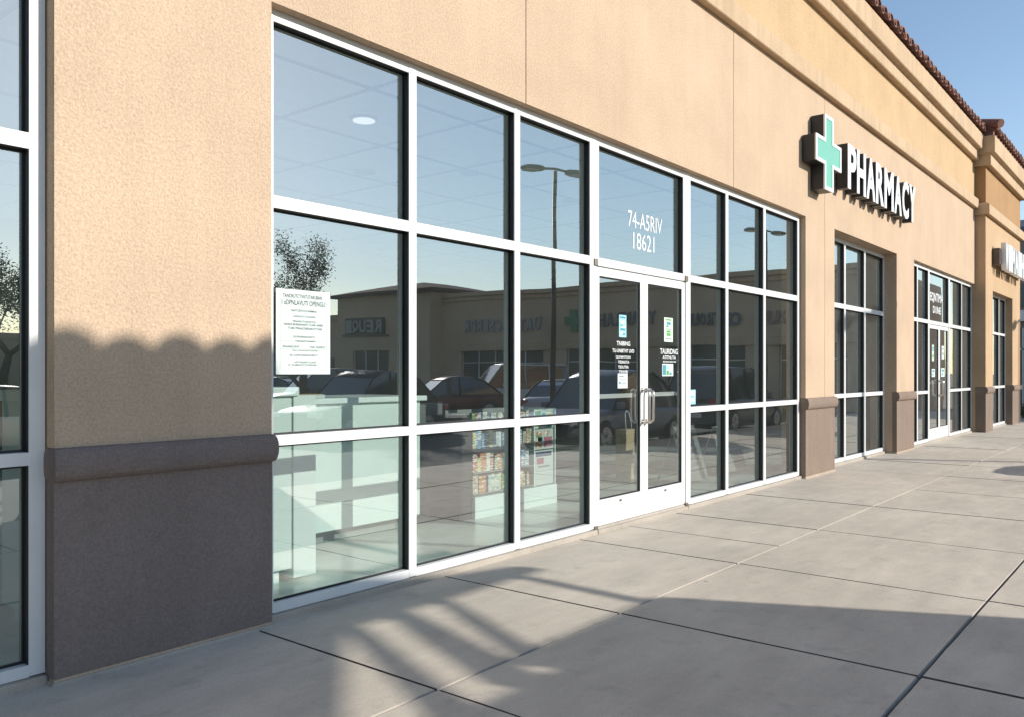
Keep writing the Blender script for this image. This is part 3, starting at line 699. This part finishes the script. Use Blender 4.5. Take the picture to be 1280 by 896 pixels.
# ------------------------------------------------------------------ signs on the fascia
def cross_poly(cx, cz, a, t): return [(cx - t, cz - a), (cx + t, cz - a), (cx + t, cz - t), (cx + a, cz - t), (cx + a, cz + t), (cx + t, cz + t), (cx + t, cz + a), (cx - t, cz + a), (cx - t, cz + t), (cx - a, cz + t), (cx - a, cz - t), (cx - t, cz - t)]
CX, CZ_ = 12.55, 4.72
cs = thing('cross_sign', 'green pharmacy cross box sign with white edge on the tan wall', 'sign', (CX, -.2, CZ_)); cl = (CX, -.2, CZ_)
bb = MB(); bb.prism(cross_poly(CX, CZ_, .545, .185), 'y', -.195, -.012); at(cs, bb, 'housing', M['signdark'], cl)
bb = MB()
po, pi_ = cross_poly(CX, CZ_, .549, .189), cross_poly(CX, CZ_, .500, .140)
for k in range(12):
    k2 = (k + 1) % 12
    bb.loft([[(po[k][0], -.215, po[k][1]), (po[k][0], -.193, po[k][1]), (pi_[k][0], -.193, pi_[k][1]), (pi_[k][0], -.215, pi_[k][1])], [(po[k2][0], -.215, po[k2][1]), (po[k2][0], -.193, po[k2][1]), (pi_[k2][0], -.193, pi_[k2][1]), (pi_[k2][0], -.215, pi_[k2][1])]], caps=False, smooth=False)
at(cs, bb, 'edge_trim', M['signwhite'], cl)
bb = MB(); bb.prism(cross_poly(CX, CZ_, .503, .143), 'y', -.207, -.196); at(cs, bb, 'face', M['green'], cl)
bb = MB()
for dx, dz in ((-.1, .4), (.1, -.4)): bb.tube([(CX + dx, -.013, CZ_ + dz), (CX + dx, .0, CZ_ + dz)], .03, 8)
at(cs, bb, 'bracket', M['bronze'], cl)

ls = thing('pharmacy_sign', 'white channel letters spelling PHARMACY on the tan wall', 'sign', (15.4, -.2, 4.7)); cl = (15.4, -.2, 4.7)
word = 'PHARMACY'; adv = {'P': .80, 'H': .86, 'A': .92, 'R': .86, 'M': 1.08, 'C': .84, 'Y': .86}
tot = sum(adv[c] for c in word); x = 13.46; LW = 4.15
for c in word:
    w = adv[c] / tot * LW
    bb = MB(); add_text(bb, c, x, x + w * .90, 4.37, 5.07, -.025, thick=.165, bold=.03)
    o = at(ls, bb, 'letter', M['signdark'], cl)
    bb = MB(); add_text(bb, c, x, x + w * .90, 4.37, 5.07, -.1915, thick=.012, bold=.03)
    at(o, bb, 'letter_face', M['signwhite'], cl)
    x += w
bb = MB(); bb.box(13.6, 17.5, -.024, -.004, 4.66, 4.74); at(ls, bb, 'raceway', M['stucco'], cl)
# sub-part faces keep the sign's own coordinates

# ------------------------------------------------------------------ projecting end shop
pt = thing('end_shop_building', 'projecting tan stucco shop at the far end with dark brown pier bases', 'building', (0, 0, 0))
PX0, PX1, PY = 24.46, 30.02, -.24
b = MB()
def hole2(x, z): return 25.46 < x < 28.62 and z < 3.66
grid_wall(b, [PX0, 25.46, 28.62, PX1], [-.06, 3.66, 7.6], PY, .70, hole2); b.build('wall', M['stucco_end'], pt)
b = MB(); b.box(PX0 - .004, PX1 + .004, PY - .004, .35, 5.861, 6.799); b.build('frieze', stucco('deep_amber_stucco', (.40, .245, .125)), pt)
def wrap(name, prof, m):
    """profile (outward, z) wrapped round the front and both ends of the projecting shop"""
    rings = []
    for (qx, qy), (nx, ny) in (((PX0, .3), (-1, 0)), ((PX0, PY), (-1, -1)), ((PX1, PY), (1, -1)), ((PX1, .3), (1, 0))):
        rings.append([(qx + nx * d, qy + ny * d, z) for d, z in prof])
    bb = MB(); bb.loft(rings, smooth=False); return bb.build(name, m, pt)
wrap('trim_band', [(-.02, 5.55), (.10, 5.55), (.105, 5.57), (.105, 5.80), (.03, 5.86), (-.02, 5.86)], M['trim'])
wrap('cornice', [(-.02, 6.80), (.13, 6.80), (.14, 6.82), (.14, 7.06), (.245, 7.09), (.25, 7.10), (.25, 7.50), (.23, 7.52), (-.02, 7.52)], M['trim'])
roof_tiles(PX0 - .2, PX1 + .2, PY - .33, 7.60).build('roof_tiles', M['tile'], pt)
b = MB(); b.prism([(PX0 - .2, 7.525), (PX1 + .2, 7.525), (PX1 + .1, 7.75), (PX0 - .1, 7.75)], 'y', PY - .2, 3.0)
b.tube([(PX0 - .22, PY - .38, 7.78), (PX0 + .6, PY + .9, 8.22)], [.11, .10], 12); b.tube([(PX0 + .45, PY + .75, 8.2), (PX1 + .2, PY + .9, 8.22)], .10, 12); b.build('roof_cap', M['tile'], pt)
def endpier(x0, x1):
    bb = MB(); bb.bbox(x0 - .004, x1 + .004, PY - .004, .5 if x0 > 26 else -.004, -.055, .99, .006); bb.build('pier_base', M['base'], pt)
    moulding(x0, x1, .955, 1.125, PY, -.0045 if x0 < 26 else .5, pt, M['base'])
endpier(PX0, 25.46); endpier(28.62, PX1)
window('window', None, [25.5, 26.5, 27.55, 28.58], [(-.005, .06), (1.05, 1.12), (2.55, 2.62), (3.59, 3.66)], -.06, pt, [.07, .07, .07, .07], 'glass_dark')
b = MB(); b.bbox(25.47, 28.61, -.09, .69, -.10, -.008, .01); b.build('curb', M['curb'], pt)
s2 = thing('end_shop_sign', 'crowded white channel letters on a brown raceway at the far end shop', 'sign', (27.4, -.4, 4.5)); cl = (27.4, -.4, 4.5)
bb = MB(); bb.bbox(25.35, 29.75, -.42, -.243, 4.35, 4.78, .01); at(s2, bb, 'raceway', M['raceway'], cl)
xx = 25.5
for k, c in enumerate('WIIMAIIHNI'):
    w = .24 if c == 'I' else .46
    bb = MB(); add_text(bb, c, xx, xx + w * .92, 4.22, 4.93, -.421, thick=.12, bold=.035); at(s2, bb, 'letter', M['signwhite'], cl); xx += w * 1.12

# far shop beyond the gap: grey brown wall, slate roof
fs = thing('far_building', 'grey brown building with slate roof beyond the end of the row', 'building')
b = MB(); b.box(35.6, 50, -1.2, 14, -.1, 6.5); b.build('wall', M['greywall'], fs)
b = MB(); b.prism([(35.2, 6.5), (50.4, 6.5), (50.4, 6.75), (36.2, 7.15), (35.2, 6.75)], 'y', -1.5, 14.2); b.build('roof', M['slate'], fs)
b = MB(); b.box(35.45, 35.598, -.6, 4, 3.35, 3.75); b.build('trim_band', M['signwhite'], fs)
b = MB(); b.box(35.55, 35.597, -.6, 4, 3.9, 4.7); b.build('sign_panel', M['grey_panel'], fs)
b = MB(); b.box(35.57, 35.597, -.8, 4, .3, 3.1); f_ = b.build('window', mat('dull_window', (.05, .055, .055), .3), fs)
b = MB()
for y in (-.8, .4, 1.6, 2.8, 3.95): b.box(35.53, 35.568, y, y + .06, .3, 3.1)
b.box(35.53, 35.567, -.74, 3.95, 2.3, 2.36); b.build('frame', M['white'], f_)
rb = MB(); rr = random.Random(4)
bush = thing('low_shrub', 'small pale shrub at the foot of the far end pier', 'shrub', (33.2, .1, GZ))
for k in range(260):
    a = rr.uniform(0, 6.28); r_ = .4 * math.sqrt(rr.random()); p = Vector((math.cos(a) * r_, math.sin(a) * r_, .06 + rr.uniform(0, .42) * (1 - r_)))
    d = Vector((rr.uniform(-1, 1), rr.uniform(-1, 1), rr.uniform(-.3, 1))).normalized() * .06; e = d.orthogonal().normalized() * .025
    rb.quad([p - d, p + e, p + d, p - e])
rb.build('leaves', M['planting'], bush); MB().tube([(0, 0, 0), (0, 0, .2)], .02, 6).build('stem', M['bark'], bush)

# ------------------------------------------------------------------ the wing across the car park (seen in the glass)
M['wing_letter'] = mat('dimmed_letter', (.30, .30, .30), .6); M['wing_blue'] = mat('dull_blue_letter', (.07, .085, .13), .6); M['wing_pink'] = mat('dull_pink_letter', (.22, .14, .14), .6); M['wing_green'] = mat('dull_green_letter', (.05, .19, .10), .6)  # dimness of the reflection put into the letter colours
wg = thing('shop_wing', 'tan stucco row of shops across the parking lot, reflected in the glass', 'building')
WX = 37.0
def xwall(bb, y0, y1, z0, z1, x0, x1): bb.box(x0, x1, y0, y1, z0, z1)
b = MB()
openings = [(-38.0, -34.6, 2.75), (-29.5, -23.0, 2.75), (-21.5, -17.2, 2.75), (-15.6, -11.4, 2.75), (-9.8, -6.6, 2.75)]
wz = [-.35, 2.75, 6.0]
wy = sorted({-31.0, -5.2} | {v for o in openings[1:] for v in o[:2]})
tmp = MB(); grid_wall(tmp, wy, wz, 0, .5, lambda y, z: z < 2.75 and any(a < y < c for a, c, h in openings[1:]))
for v in tmp.v: b.v.append((WX + v[1], v[0], v[2]))
b.f += tmp.f; b.mi += tmp.mi; b.sm += tmp.sm
b.box(WX + .5, WX + 10, -31, -5.2, -.35, 5.8)
b.box(WX + .5, WX + 10, -66, -39.2, -.35, 5.1); tmp = MB(); grid_wall(tmp, [-66, -60, -50, -47, -41, -39.2], [-.35, 2.4, 5.2], 0, .5, lambda y, z: z < 2.4 and (-60 < y < -50 or -47 < y < -41))
i0 = len(b.v)
for v in tmp.v: b.v.append((WX + v[1], v[0], v[2]))
b.f += [tuple(i0 + k for k in f) for f in tmp.f]; b.mi += tmp.mi; b.sm += tmp.sm
b.build('wall', M['stucco'], wg)
b = MB(); b.prism([(WX - .12, 5.65), (WX + .2, 5.65), (WX + .2, 6.12), (WX - .28, 6.12), (WX - .28, 5.9), (WX - .12, 5.85)], 'y', -31, -5.1)
b.prism([(WX - .1, 4.9), (WX + .2, 4.9), (WX + .2, 5.3), (WX - .22, 5.3)], 'y', -66, -39.2); b.build('cornice', M['trim'], wg)
b = MB(); b.prism([(WX - .12, 2.76), (WX - .002, 2.76), (WX - .002, 3.15), (WX - .12, 3.1)], 'y', -30.0, -6.0); b.build('canopy_band', M['trim'], wg)
tw = MB()
TX = 35.9
tmp = MB(); grid_wall(tmp, [-39.2, -37.6, -34.2, -31.0], [-.35, 2.85, 6.35], 0, .5, lambda y, z: -37.6 < y < -34.2 and z < 2.85)
for v in tmp.v: tw.v.append((TX + v[1], v[0], v[2]))
tw.f += tmp.f; tw.mi += tmp.mi; tw.sm += tmp.sm
tw.box(TX + .5, TX + 8, -39.2, -31.0, -.35, 6.35); tw.build('tower_wall', M['stucco'], wg)
b = MB(); ex = .45; p = [(TX - ex, -39.2 - ex), (TX - ex, -31 + ex), (TX + 8 + ex, -31 + ex), (TX + 8 + ex, -39.2 - ex)]
b.loft([[(*q, 6.3) for q in p], [(*q, 6.5) for q in p], [(TX + 3.0, -35.6, 7.3), (TX + 3.0, -34.6, 7.3), (TX + 5, -34.6, 7.3), (TX + 5, -35.6, 7.3)]], smooth=False); b.build('tower_roof', mat('shaded_tile', (.095, .06, .048), .95, spec=.1, var=.3, vscale=5), wg)  # roof tile colour darkened to stand for shade
b = MB()
for a, c, h in openings[1:]: b.box(WX + .2, WX + .23, a, c, 0, h)
b.box(TX + .2, TX + .23, -37.6, -34.2, -.2, 2.85); b.box(WX + .2, WX + .23, -60, -50, -.2, 2.4); b.box(WX + .2, WX + .23, -47, -41, -.2, 2.4)
wgl = b.build('window', mat('unlit_shop_window', (.02, .022, .022), .35), wg)
b = MB()
for a, c, h in openings[1:]:
    n = max(2, int((c - a) / 1.1))
    for k in range(n + 1): y = a + (c - a) * k / n; b.box(WX + .14, WX + .198, y - .03, y + .03, -.2, h)
    b.box(WX + .15, WX + .196, a, c, 2.05, 2.1)
for k in range(4): y = -37.6 + 3.4 * k / 3; b.box(TX + .14, TX + .198, y - .03, y + .03, -.2, 2.85)
b.build('frame', M['white'], wgl)
def wing_sign(name, label, body, y0, y1, z0, z1, x, m):
    o = thing(name, label, 'sign', (x, (y0 + y1) / 2, (z0 + z1) / 2)); cl = (x, (y0 + y1) / 2, (z0 + z1) / 2)
    n = len(body)
    for k, c in enumerate(body):
        if c == ' ': continue
        # seen from -X the text runs towards -Y
        ya = y1 - (y1 - y0) * k / n; yb = y1 - (y1 - y0) * (k + .86) / n
        bb = MB(); add_text(bb, c, ya, yb, z0, z1, x, thick=.1, bold=.03, axis='x'); at(o, bb, 'letter', m, cl)
    return o
o = wing_sign('wing_sign', 'pale short word of letters on the reflected tower', 'REUQ1', -38.1, -34.6, 3.95, 4.75, TX - .16, M['wing_letter'])
bb = MB(); bb.box(TX - .13, TX - .003, -38.5, -34.2, 3.72, 3.84); at(o, bb, 'ledge', M['raceway'], (TX - .16, -36.35, 4.35))
bb = MB(); bb.box(TX - .15, TX - .003, -38.2, -34.5, 3.86, 4.9); at(o, bb, 'backing', M['signdark'], (TX - .16, -36.35, 4.35))
o = wing_sign('wing_sign', 'long row of grey letters on the reflected shop wing left of the lamp post', 'UATMIRCSERPK', -29.3, -23.2, 3.85, 4.55, WX - .03, M['wing_letter'])
o = wing_sign('wing_sign', 'dark letters beside the small green cross on the reflected wing', 'YCAMRAHP', -20.0, -16.2, 3.85, 4.55, WX - .03, M['wing_blue'])
o = thing('wing_cross_sign', 'small green cross on the reflected shop wing', 'sign', (WX - .1, -20.9, 4.25))
tmp = MB(); tmp.prism(cross_poly(0, 0, .62, .22), 'y', -.1, .098); bb = MB(); bb.v = [(v[1], v[0], v[2]) for v in tmp.v]; bb.f = tmp.f; bb.mi = tmp.mi; bb.sm = tmp.sm
bb.build('face', M['wing_green'], o)
o = wing_sign('wing_sign', 'blue and pink letters on the reflected wing right of the door', 'CBTROUS', -14.6, -11.6, 3.7, 4.3, WX - .03, M['wing_blue'])
o = wing_sign('wing_sign', 'pink letters at the right end of the reflected wing', 'RBQUM', -11.0, -8.0, 3.7, 4.3, WX - .03, M['wing_pink'])

fr = thing('far_shop_row', 'low flat roofed row of shops on the far side of the parking lot', 'building')
b = MB(); grid_wall(b, [-90, -60, -52, -44, -36, -28, -20, -12, -4, 4, 12, 20, 36], [-.35, 2.6, 4.6], -70, -69.5, lambda x, z: z < 2.6 and int((x + 92) / 8) % 2 == 0 and -60 < x < 20)
b.box(-90, 36, -80, -70.01, -.35, 4.5); b.build('wall', M['stucco'], fr)
b = MB(); b.box(-90, 36, -69.98, -69.3, 4.3, 4.75); b.build('cornice', M['trim'], fr)

# ------------------------------------------------------------------ added unseen shadow caster, shaped to shade the near pier and walk
ks = thing('shadow_caster', 'added unseen shadow caster, a narrow tile capped wall with a braced opening', 'shadow_caster', (0, 0, 0))
KY = -10.0
kx = lambda xw: xw + 4.88                       # wall X -> caster X along the sun
tb = math.tan(SUN_EL) / math.sin(-SUN_AZ)       # rise per metre of y
KB = KY - .12; ZT = 1.53 - KY * tb; XO = 7.05    # XO: left end of the braced opening
b = MB()
b.box(kx(1.05), 6.45, KB, KY, -.2, ZT); b.box(6.45, 9.28, KB, KY, -.2, 3.93); b.box(7.62, 9.28, KB, KY, 3.93, 4.07)
b.prism([(6.45, 4.07), (8.02, 4.64), (8.04, 4.64), (8.04, ZT), (6.45, ZT)], 'y', KB, KY)
b.build('wall', M['stucco'], ks)
b = MB(); b.prism([(8.04, 4.64), (10.02, 4.64), (10.02, 4.72), (8.75, 4.98), (8.45, 5.35), (8.04, 5.95)], 'y', KB, KY); b.build('roof', M['tile'], ks)
b = MB(); n = 7
for k in range(n):
    x = kx(1.05) + (kx(3.16) - kx(1.05)) * (k + .5) / n; jz = (.012, -.01, .018, -.016, .004, -.012, .014)[k]
    b.tube([(x, KB - .05, ZT - .065 + jz), (x, KY + .1, ZT - .065 + jz)], .2, 18)
b.build('ridge_tiles', M['tile'], ks)
ym = KY - .06
for pts, r in (([(8.16, ym, 4.67), (6.75, ym, 3.92)], [.03, .07]), ([(8.53, ym, 4.67), (7.30, ym, 3.95)], [.05, .085]), ([(8.95, ym, 4.67), (7.75, ym, 4.05)], [.03, .05]), ([(9.75, ym, 4.67), (9.1, ym, 4.05)], [.04, .05])):
    MB().tube(pts, r, 8).build('brace', M['wood'], ks)  # added bars laid out to cut the light streaks on the walk

# ------------------------------------------------------------------ lamp posts
lp = thing('lamp_post', 'twin headed dark lamp post reflected left of the door', 'street lamp', (21.0, -10.7, -.2), R(20), 'parking lot lamp posts')
MB().tube([(0, 0, .6), (0, 0, 4), (0, 0, 7.95)], [.085, .075, .062], 12).build('pole', M['pole'], lp)
MB().tube([(0, 0, 0), (0, 0, .55), (0, 0, .6)], [.26, .26, .22], 16).build('footing', M['curb'], lp)
MB().tube([(-.5, 0, 7.98), (0, 0, 8.02), (.5, 0, 7.98)], .04, 8).build('arm', M['pole'], lp)
for s in (-1, 1):
    hb = MB(); rings = []
    for t, w, h in ((0, .10, .07), (.12, .2, .11), (.45, .26, .12), (.8, .24, .10), (1.0, .10, .05)):
        x = s * (.42 + t * .72); rings.append([(x, math.cos(2 * math.pi * a / 14) * w, 7.95 + (math.sin(2 * math.pi * a / 14) * h if math.sin(2 * math.pi * a / 14) > 0 else math.sin(2 * math.pi * a / 14) * h * .45)) for a in range(14)])
    hb.loft(rings); o = hb.build('lamp_head', M['pole'], lp)
    bb = MB(); bb.bbox(min(s * .62, s * 1.05), max(s * .62, s * 1.05), -.15, .15, 7.885, 7.91, .01); bb.build('lens', M['lens'], o)
dup(lp, (34.3, -9.4, -.2), R(20), 'twin headed dark lamp post reflected in the pane beside the right hand pier', scale=(1, 1, .96))

# ------------------------------------------------------------------ trees
def tree(name, label, loc, h, spread, seed, leafm, nleaf, bare=.3):
    rr = random.Random(seed); t = thing(name, label, 'tree', loc, 0, 'trees round the parking lot')
    tips = []; bb = MB()
    def limb(p, d, L, r, depth):
        n = 4; pts = [p]; rad = [r]
        for k in range(n):
            d = (d + Vector((rr.uniform(-.25, .25), rr.uniform(-.25, .25), rr.uniform(-.05, .18)))).normalized()
            p = p + d * L / n; pts.append(p); rad.append(r * (1 - .55 * (k + 1) / n))
            if depth >= 2: tips.append((p, d, depth))
        bb.tube(pts, rad, 7 if depth < 2 else 4)
        if depth < 4:
            for k in range(3 if depth < 2 else 2 + (rr.random() < .5)):
                a = rr.uniform(0, 6.28); sd = Vector((math.cos(a), math.sin(a), rr.uniform(.1, .75))).normalized()
                limb(pts[rr.randint(2, n)], (d * .7 + sd * .9).normalized(), L * rr.uniform(.55, .8), rad[-1] * .85, depth + 1)
    limb(Vector((0, 0, -.1)), Vector((.08, 0, 1)), h * .38, h * .032, 0)
    bb.build('trunk', M['bark'], t)
    cr = MB()
    for k in range(nleaf):
        p, d, dep = rr.choice(tips); sp = .16 * h / 6
        p = p + Vector((rr.gauss(0, sp), rr.gauss(0, sp), rr.gauss(0, sp * .8)))
        s_ = rr.uniform(.022, .052) * h / 6; d = Vector((rr.uniform(-1, 1), rr.uniform(-1, 1), rr.uniform(-.8, .8))).normalized(); e = d.orthogonal().normalized() * s_ * .45
        cr.quad([p - d * s_, p + e, p + d * s_, p - e])
    cr.build('crown', leafm, t, fix=False)
    return t
tree('mesquite_tree', 'airy olive tree reflected beside the notice in the first pane', (17.6, -18.6, -.2), 6.5, 1, 21, M['leaf'], 15000)
tree('mesquite_tree', 'thin bare topped tree reflected in the window at the left edge', (9.3, -22.5, -.2), 6.4, 1, 5, M['leaf2'], 9000)
tree('mesquite_tree', 'dense olive tree standing far behind the reflected parking lot', (5.5, -30, -.2), 6.5, 1, 9, M['leaf'], 7000)

# ------------------------------------------------------------------ cars
def car(name, label, cat, loc, rz, paint, L=4.7, Wd=1.84, Ht=1.65, kind='suv', detail=True):
    t = thing(name, label, cat, loc, rz, 'cars in the parking lot')
    hw = Wd / 2; zb = .26
    suv = kind in ('suv', 'van')
    bz = .98 if suv else .90                       # beltline
    hood = [(-.5, .55, .78), (-.485, .75, .86), (-.44, .86, .93), (-.36, .93, .97), (-.24, .985, 1.0)]
    tail = [(.30, 1.0, 1.0), (.42, .985, .97), (.478, .93, .92), (.5, .72, .84)] if suv else [(.30, 1.0, 1.0), (.40, .985, .96), (.475, .95, .90), (.5, .78, .82)]
    st = hood + [(-.08, 1.0, 1.0), (.12, 1.0, 1.0)] + tail
    rings = []
    for u, zf, wf in st:
        w = hw * wf; zt = bz * zf; zl = zb + (.08 if abs(u) > .47 else 0)
        half = [(w * .80, zl), (w * .97, zl + .10), (w, zl + .30), (w * .985, zt - .14), (w * .93, zt - .03), (w * .80, zt + .012)]
        rings.append([(u * L, y, z) for y, z in half] + [(u * L, 0, zt + .03)] + [(u * L, -y, z) for y, z in reversed(half)])
    body = MB().loft(rings).build('body', paint, t)
    # cabin glass and painted roof with pillars
    if kind == 'van': cab_ = [(-.36, 0), (-.20, .93), (-.10, 1.0), (.44, .98), (.49, .05)]
    elif suv: cab_ = [(-.26, 0), (-.12, .86), (-.04, .97), (.12, 1.0), (.36, .96), (.43, .80), (.49, .06)]
    else: cab_ = [(-.22, 0), (-.08, .80), (0.0, .97), (.08, 1.0), (.18, .95), (.27, .72), (.40, .04)]
    zr = Ht - bz
    rings = [[(u * L, sgn * hw * (.90 - .17 * f * k), bz - .03 + (zr + .01) * f * k) for sgn, k in ((1, 0), (1, .55), (1, 1), (-1, 1), (-1, .55), (-1, 0))] for u, f in cab_]
    MB().loft(rings, smooth=False).build('windows', M['carglass'], t)
    rings = []
    for u, f in [c for c in cab_ if c[1] > .75]:
        w = hw * (.90 - .17 * f); z = bz - .02 + zr * f
        rings.append([(u * L, w * 1.005, z - .05), (u * L, w * .95, z + .012), (u * L, w * .5, z + .035), (u * L, -w * .5, z + .035), (u * L, -w * .95, z + .012), (u * L, -w * 1.005, z - .05)])
    MB().loft(rings).build('roof', paint, t)
    pb = MB()
    for s in (-1, 1):
        def gp_(u, f): return Vector((u * L, s * hw * (.905 - .17 * f), bz - .03 + (zr + .01) * f))
        pts = [gp_(u, f) for u, f in cab_]
        pb.tube(pts[:3], .022, 6); pb.tube(pts[-3:], .035, 6)
        pb.tube([gp_(.06, 0), gp_(.06, .97)], .035, 6)
        if suv: pb.tube([gp_(.28, 0), gp_(.28, .96)], .04, 6)
    pb.build('pillars', paint if kind == 'van' else M['blacktrim'], t)
    lowz = MB(); lowz.bbox(-.47 * L, .47 * L, -hw * .99, hw * .99, .2, .33, .03); lowz.build('sill', M['blacktrim'], t)
    for sx in (-.30, .295):
        for s in (-1, 1):
            wr = .345 if suv else .325; cx = sx * L; y0 = s * (hw - .20); y1 = s * (hw + .008)
            wb = MB(); rg = []
            for y, r_ in ((y0, wr * .95), (y0 + s * .02, wr), (y1 - s * .025, wr), (y1, wr * .93), (y1, wr * .66)):
                rg.append([(cx + math.cos(2 * math.pi * a / 24) * r_, y, wr + math.sin(2 * math.pi * a / 24) * r_) for a in range(24)])
            wb.loft(rg); w_ = wb.build('wheel', M['rubber'], t)
            rb_ = MB(); rb_.tube([(cx, y1 - s * .05, wr), (cx, y1 + s * .003, wr)], wr * .66, 20, smooth=False)
            for a in range(5):
                an = a * 2 * math.pi / 5; rb_.tube([(cx, y1 + s * .008, wr), (cx + math.cos(an) * wr * .6, y1 + s * .006, wr + math.sin(an) * wr * .6)], .03, 5)
            rb_.build('rim', M['alloy'], w_)
            ab = MB(); ab.tube([(cx, s * (hw - .22), wr), (cx, s * (hw * .992), wr)], wr * 1.13, 24, smooth=False); ab.build('wheel_arch', M['blacktrim'], t)
    for s in (-1, 1):
        hb = MB(); hb.bbox(-.497 * L, -.455 * L, min(s * hw * .5, s * hw * .86), max(s * hw * .5, s * hw * .86), .60, .74, .03); hb.build('headlight', M['headlens'], t)
        hb = MB(); z0 = .72 if suv else .66
        hb.bbox(.455 * L, .499 * L, min(s * hw * .62, s * hw * .93), max(s * hw * .62, s * hw * .93), z0, z0 + (.26 if suv else .14), .02); hb.build('taillight', M['redlens'], t)
        mb_ = MB(); mb_.bbox(-.20 * L, -.17 * L, min(s * hw * .93, s * hw * 1.1), max(s * hw * .93, s * hw * 1.1), bz + .02, bz + .16, .03); mb_.build('mirror', paint, t)
    gb = MB(); gb.bbox(-.5 * L - .008, -.47 * L, -hw * .45, hw * .45, .42, .62, .02); gb.build('grille', M['blacktrim'], t)
    nb = MB(); nb.bbox(.495 * L, .5 * L + .006, -.26, .26, .5, .62, .003); nb.build('number_plate', M['plate'], t)
    return t
def paint(name, c, metal=.3): return mat(name, c, .42, metal, coat=.3)
P = dict(navy=mat('navy_paint', (.018, .026, .055), .55, 0, spec=.25), silver=paint('silver_paint', (.48, .49, .51), .3), black=paint('black_paint', (.012, .012, .014)), red=paint('maroon_paint', (.11, .018, .016)), white=paint('white_car_paint', (.72, .72, .70), 0), grey=paint('grey_paint', (.11, .115, .125), .6), blue=paint('blue_grey_paint', (.15, .17, .23), .6))
LZ = -.2
car('parked_car', 'dark blue sedan reflected above the mint counter', 'car', (14.7, -12.3, LZ), R(-7), P['navy'], 4.95, 1.9, 1.74, 'sedan')
car('parked_car', 'blue grey crossover reflected large across the door', 'car', (16.4, -5.9, LZ), R(0), P['blue'], 5.0, 1.9, 1.76, 'sedan')
car('parked_car', 'dark grey hatch parked far along the curb, nearest the end shop', 'car', (23.0, -5.92, LZ), R(180), P['grey'], 4.6, 1.84, 1.86, 'suv')
car('parked_car', 'maroon sedan reflected above the display rack, tail to the lot', 'car', (22.2, -16.6, LZ), R(28), P['red'], 4.7, 1.86, 1.55, 'sedan')
car('parked_car', 'silver sport utility car reflected between the dark blue and maroon sedans', 'car', (23.4, -20.6, LZ), R(150), P['silver'], 4.7, 1.86, 1.72, 'suv')
car('parked_car', 'black sport utility car reflected just behind the dark blue sedan', 'car', (19.6, -20.2, LZ), R(20), P['black'], 4.8, 1.9, 1.80, 'suv')
car('parked_car', 'silver sedan reflected close to the left jamb of the door', 'car', (24.5, -12.6, LZ), R(165), P['silver'], 4.7, 1.82, 1.46, 'sedan')
car('delivery_van', 'white delivery van reflected far off beside the lamp post', 'van', (30.0, -19.5, LZ), R(30), P['white'], 5.2, 1.95, 2.1, 'van')
car('parked_car', 'black sedan reflected in front of the far wing right of the door', 'car', (31.5, -10.6, LZ), R(95), P['black'], 4.7, 1.82, 1.46, 'sedan')
car('parked_car', 'white sedan reflected low down in the window at the left edge', 'car', (6.6, -13.6, LZ), R(185), P['white'], 4.6, 1.82, 1.46, 'sedan')
car('parked_car', 'grey sedan reflected far off left beneath the tree', 'car', (23.5, -28.5, LZ), R(80), P['grey'], 4.6, 1.82, 1.46, 'sedan')
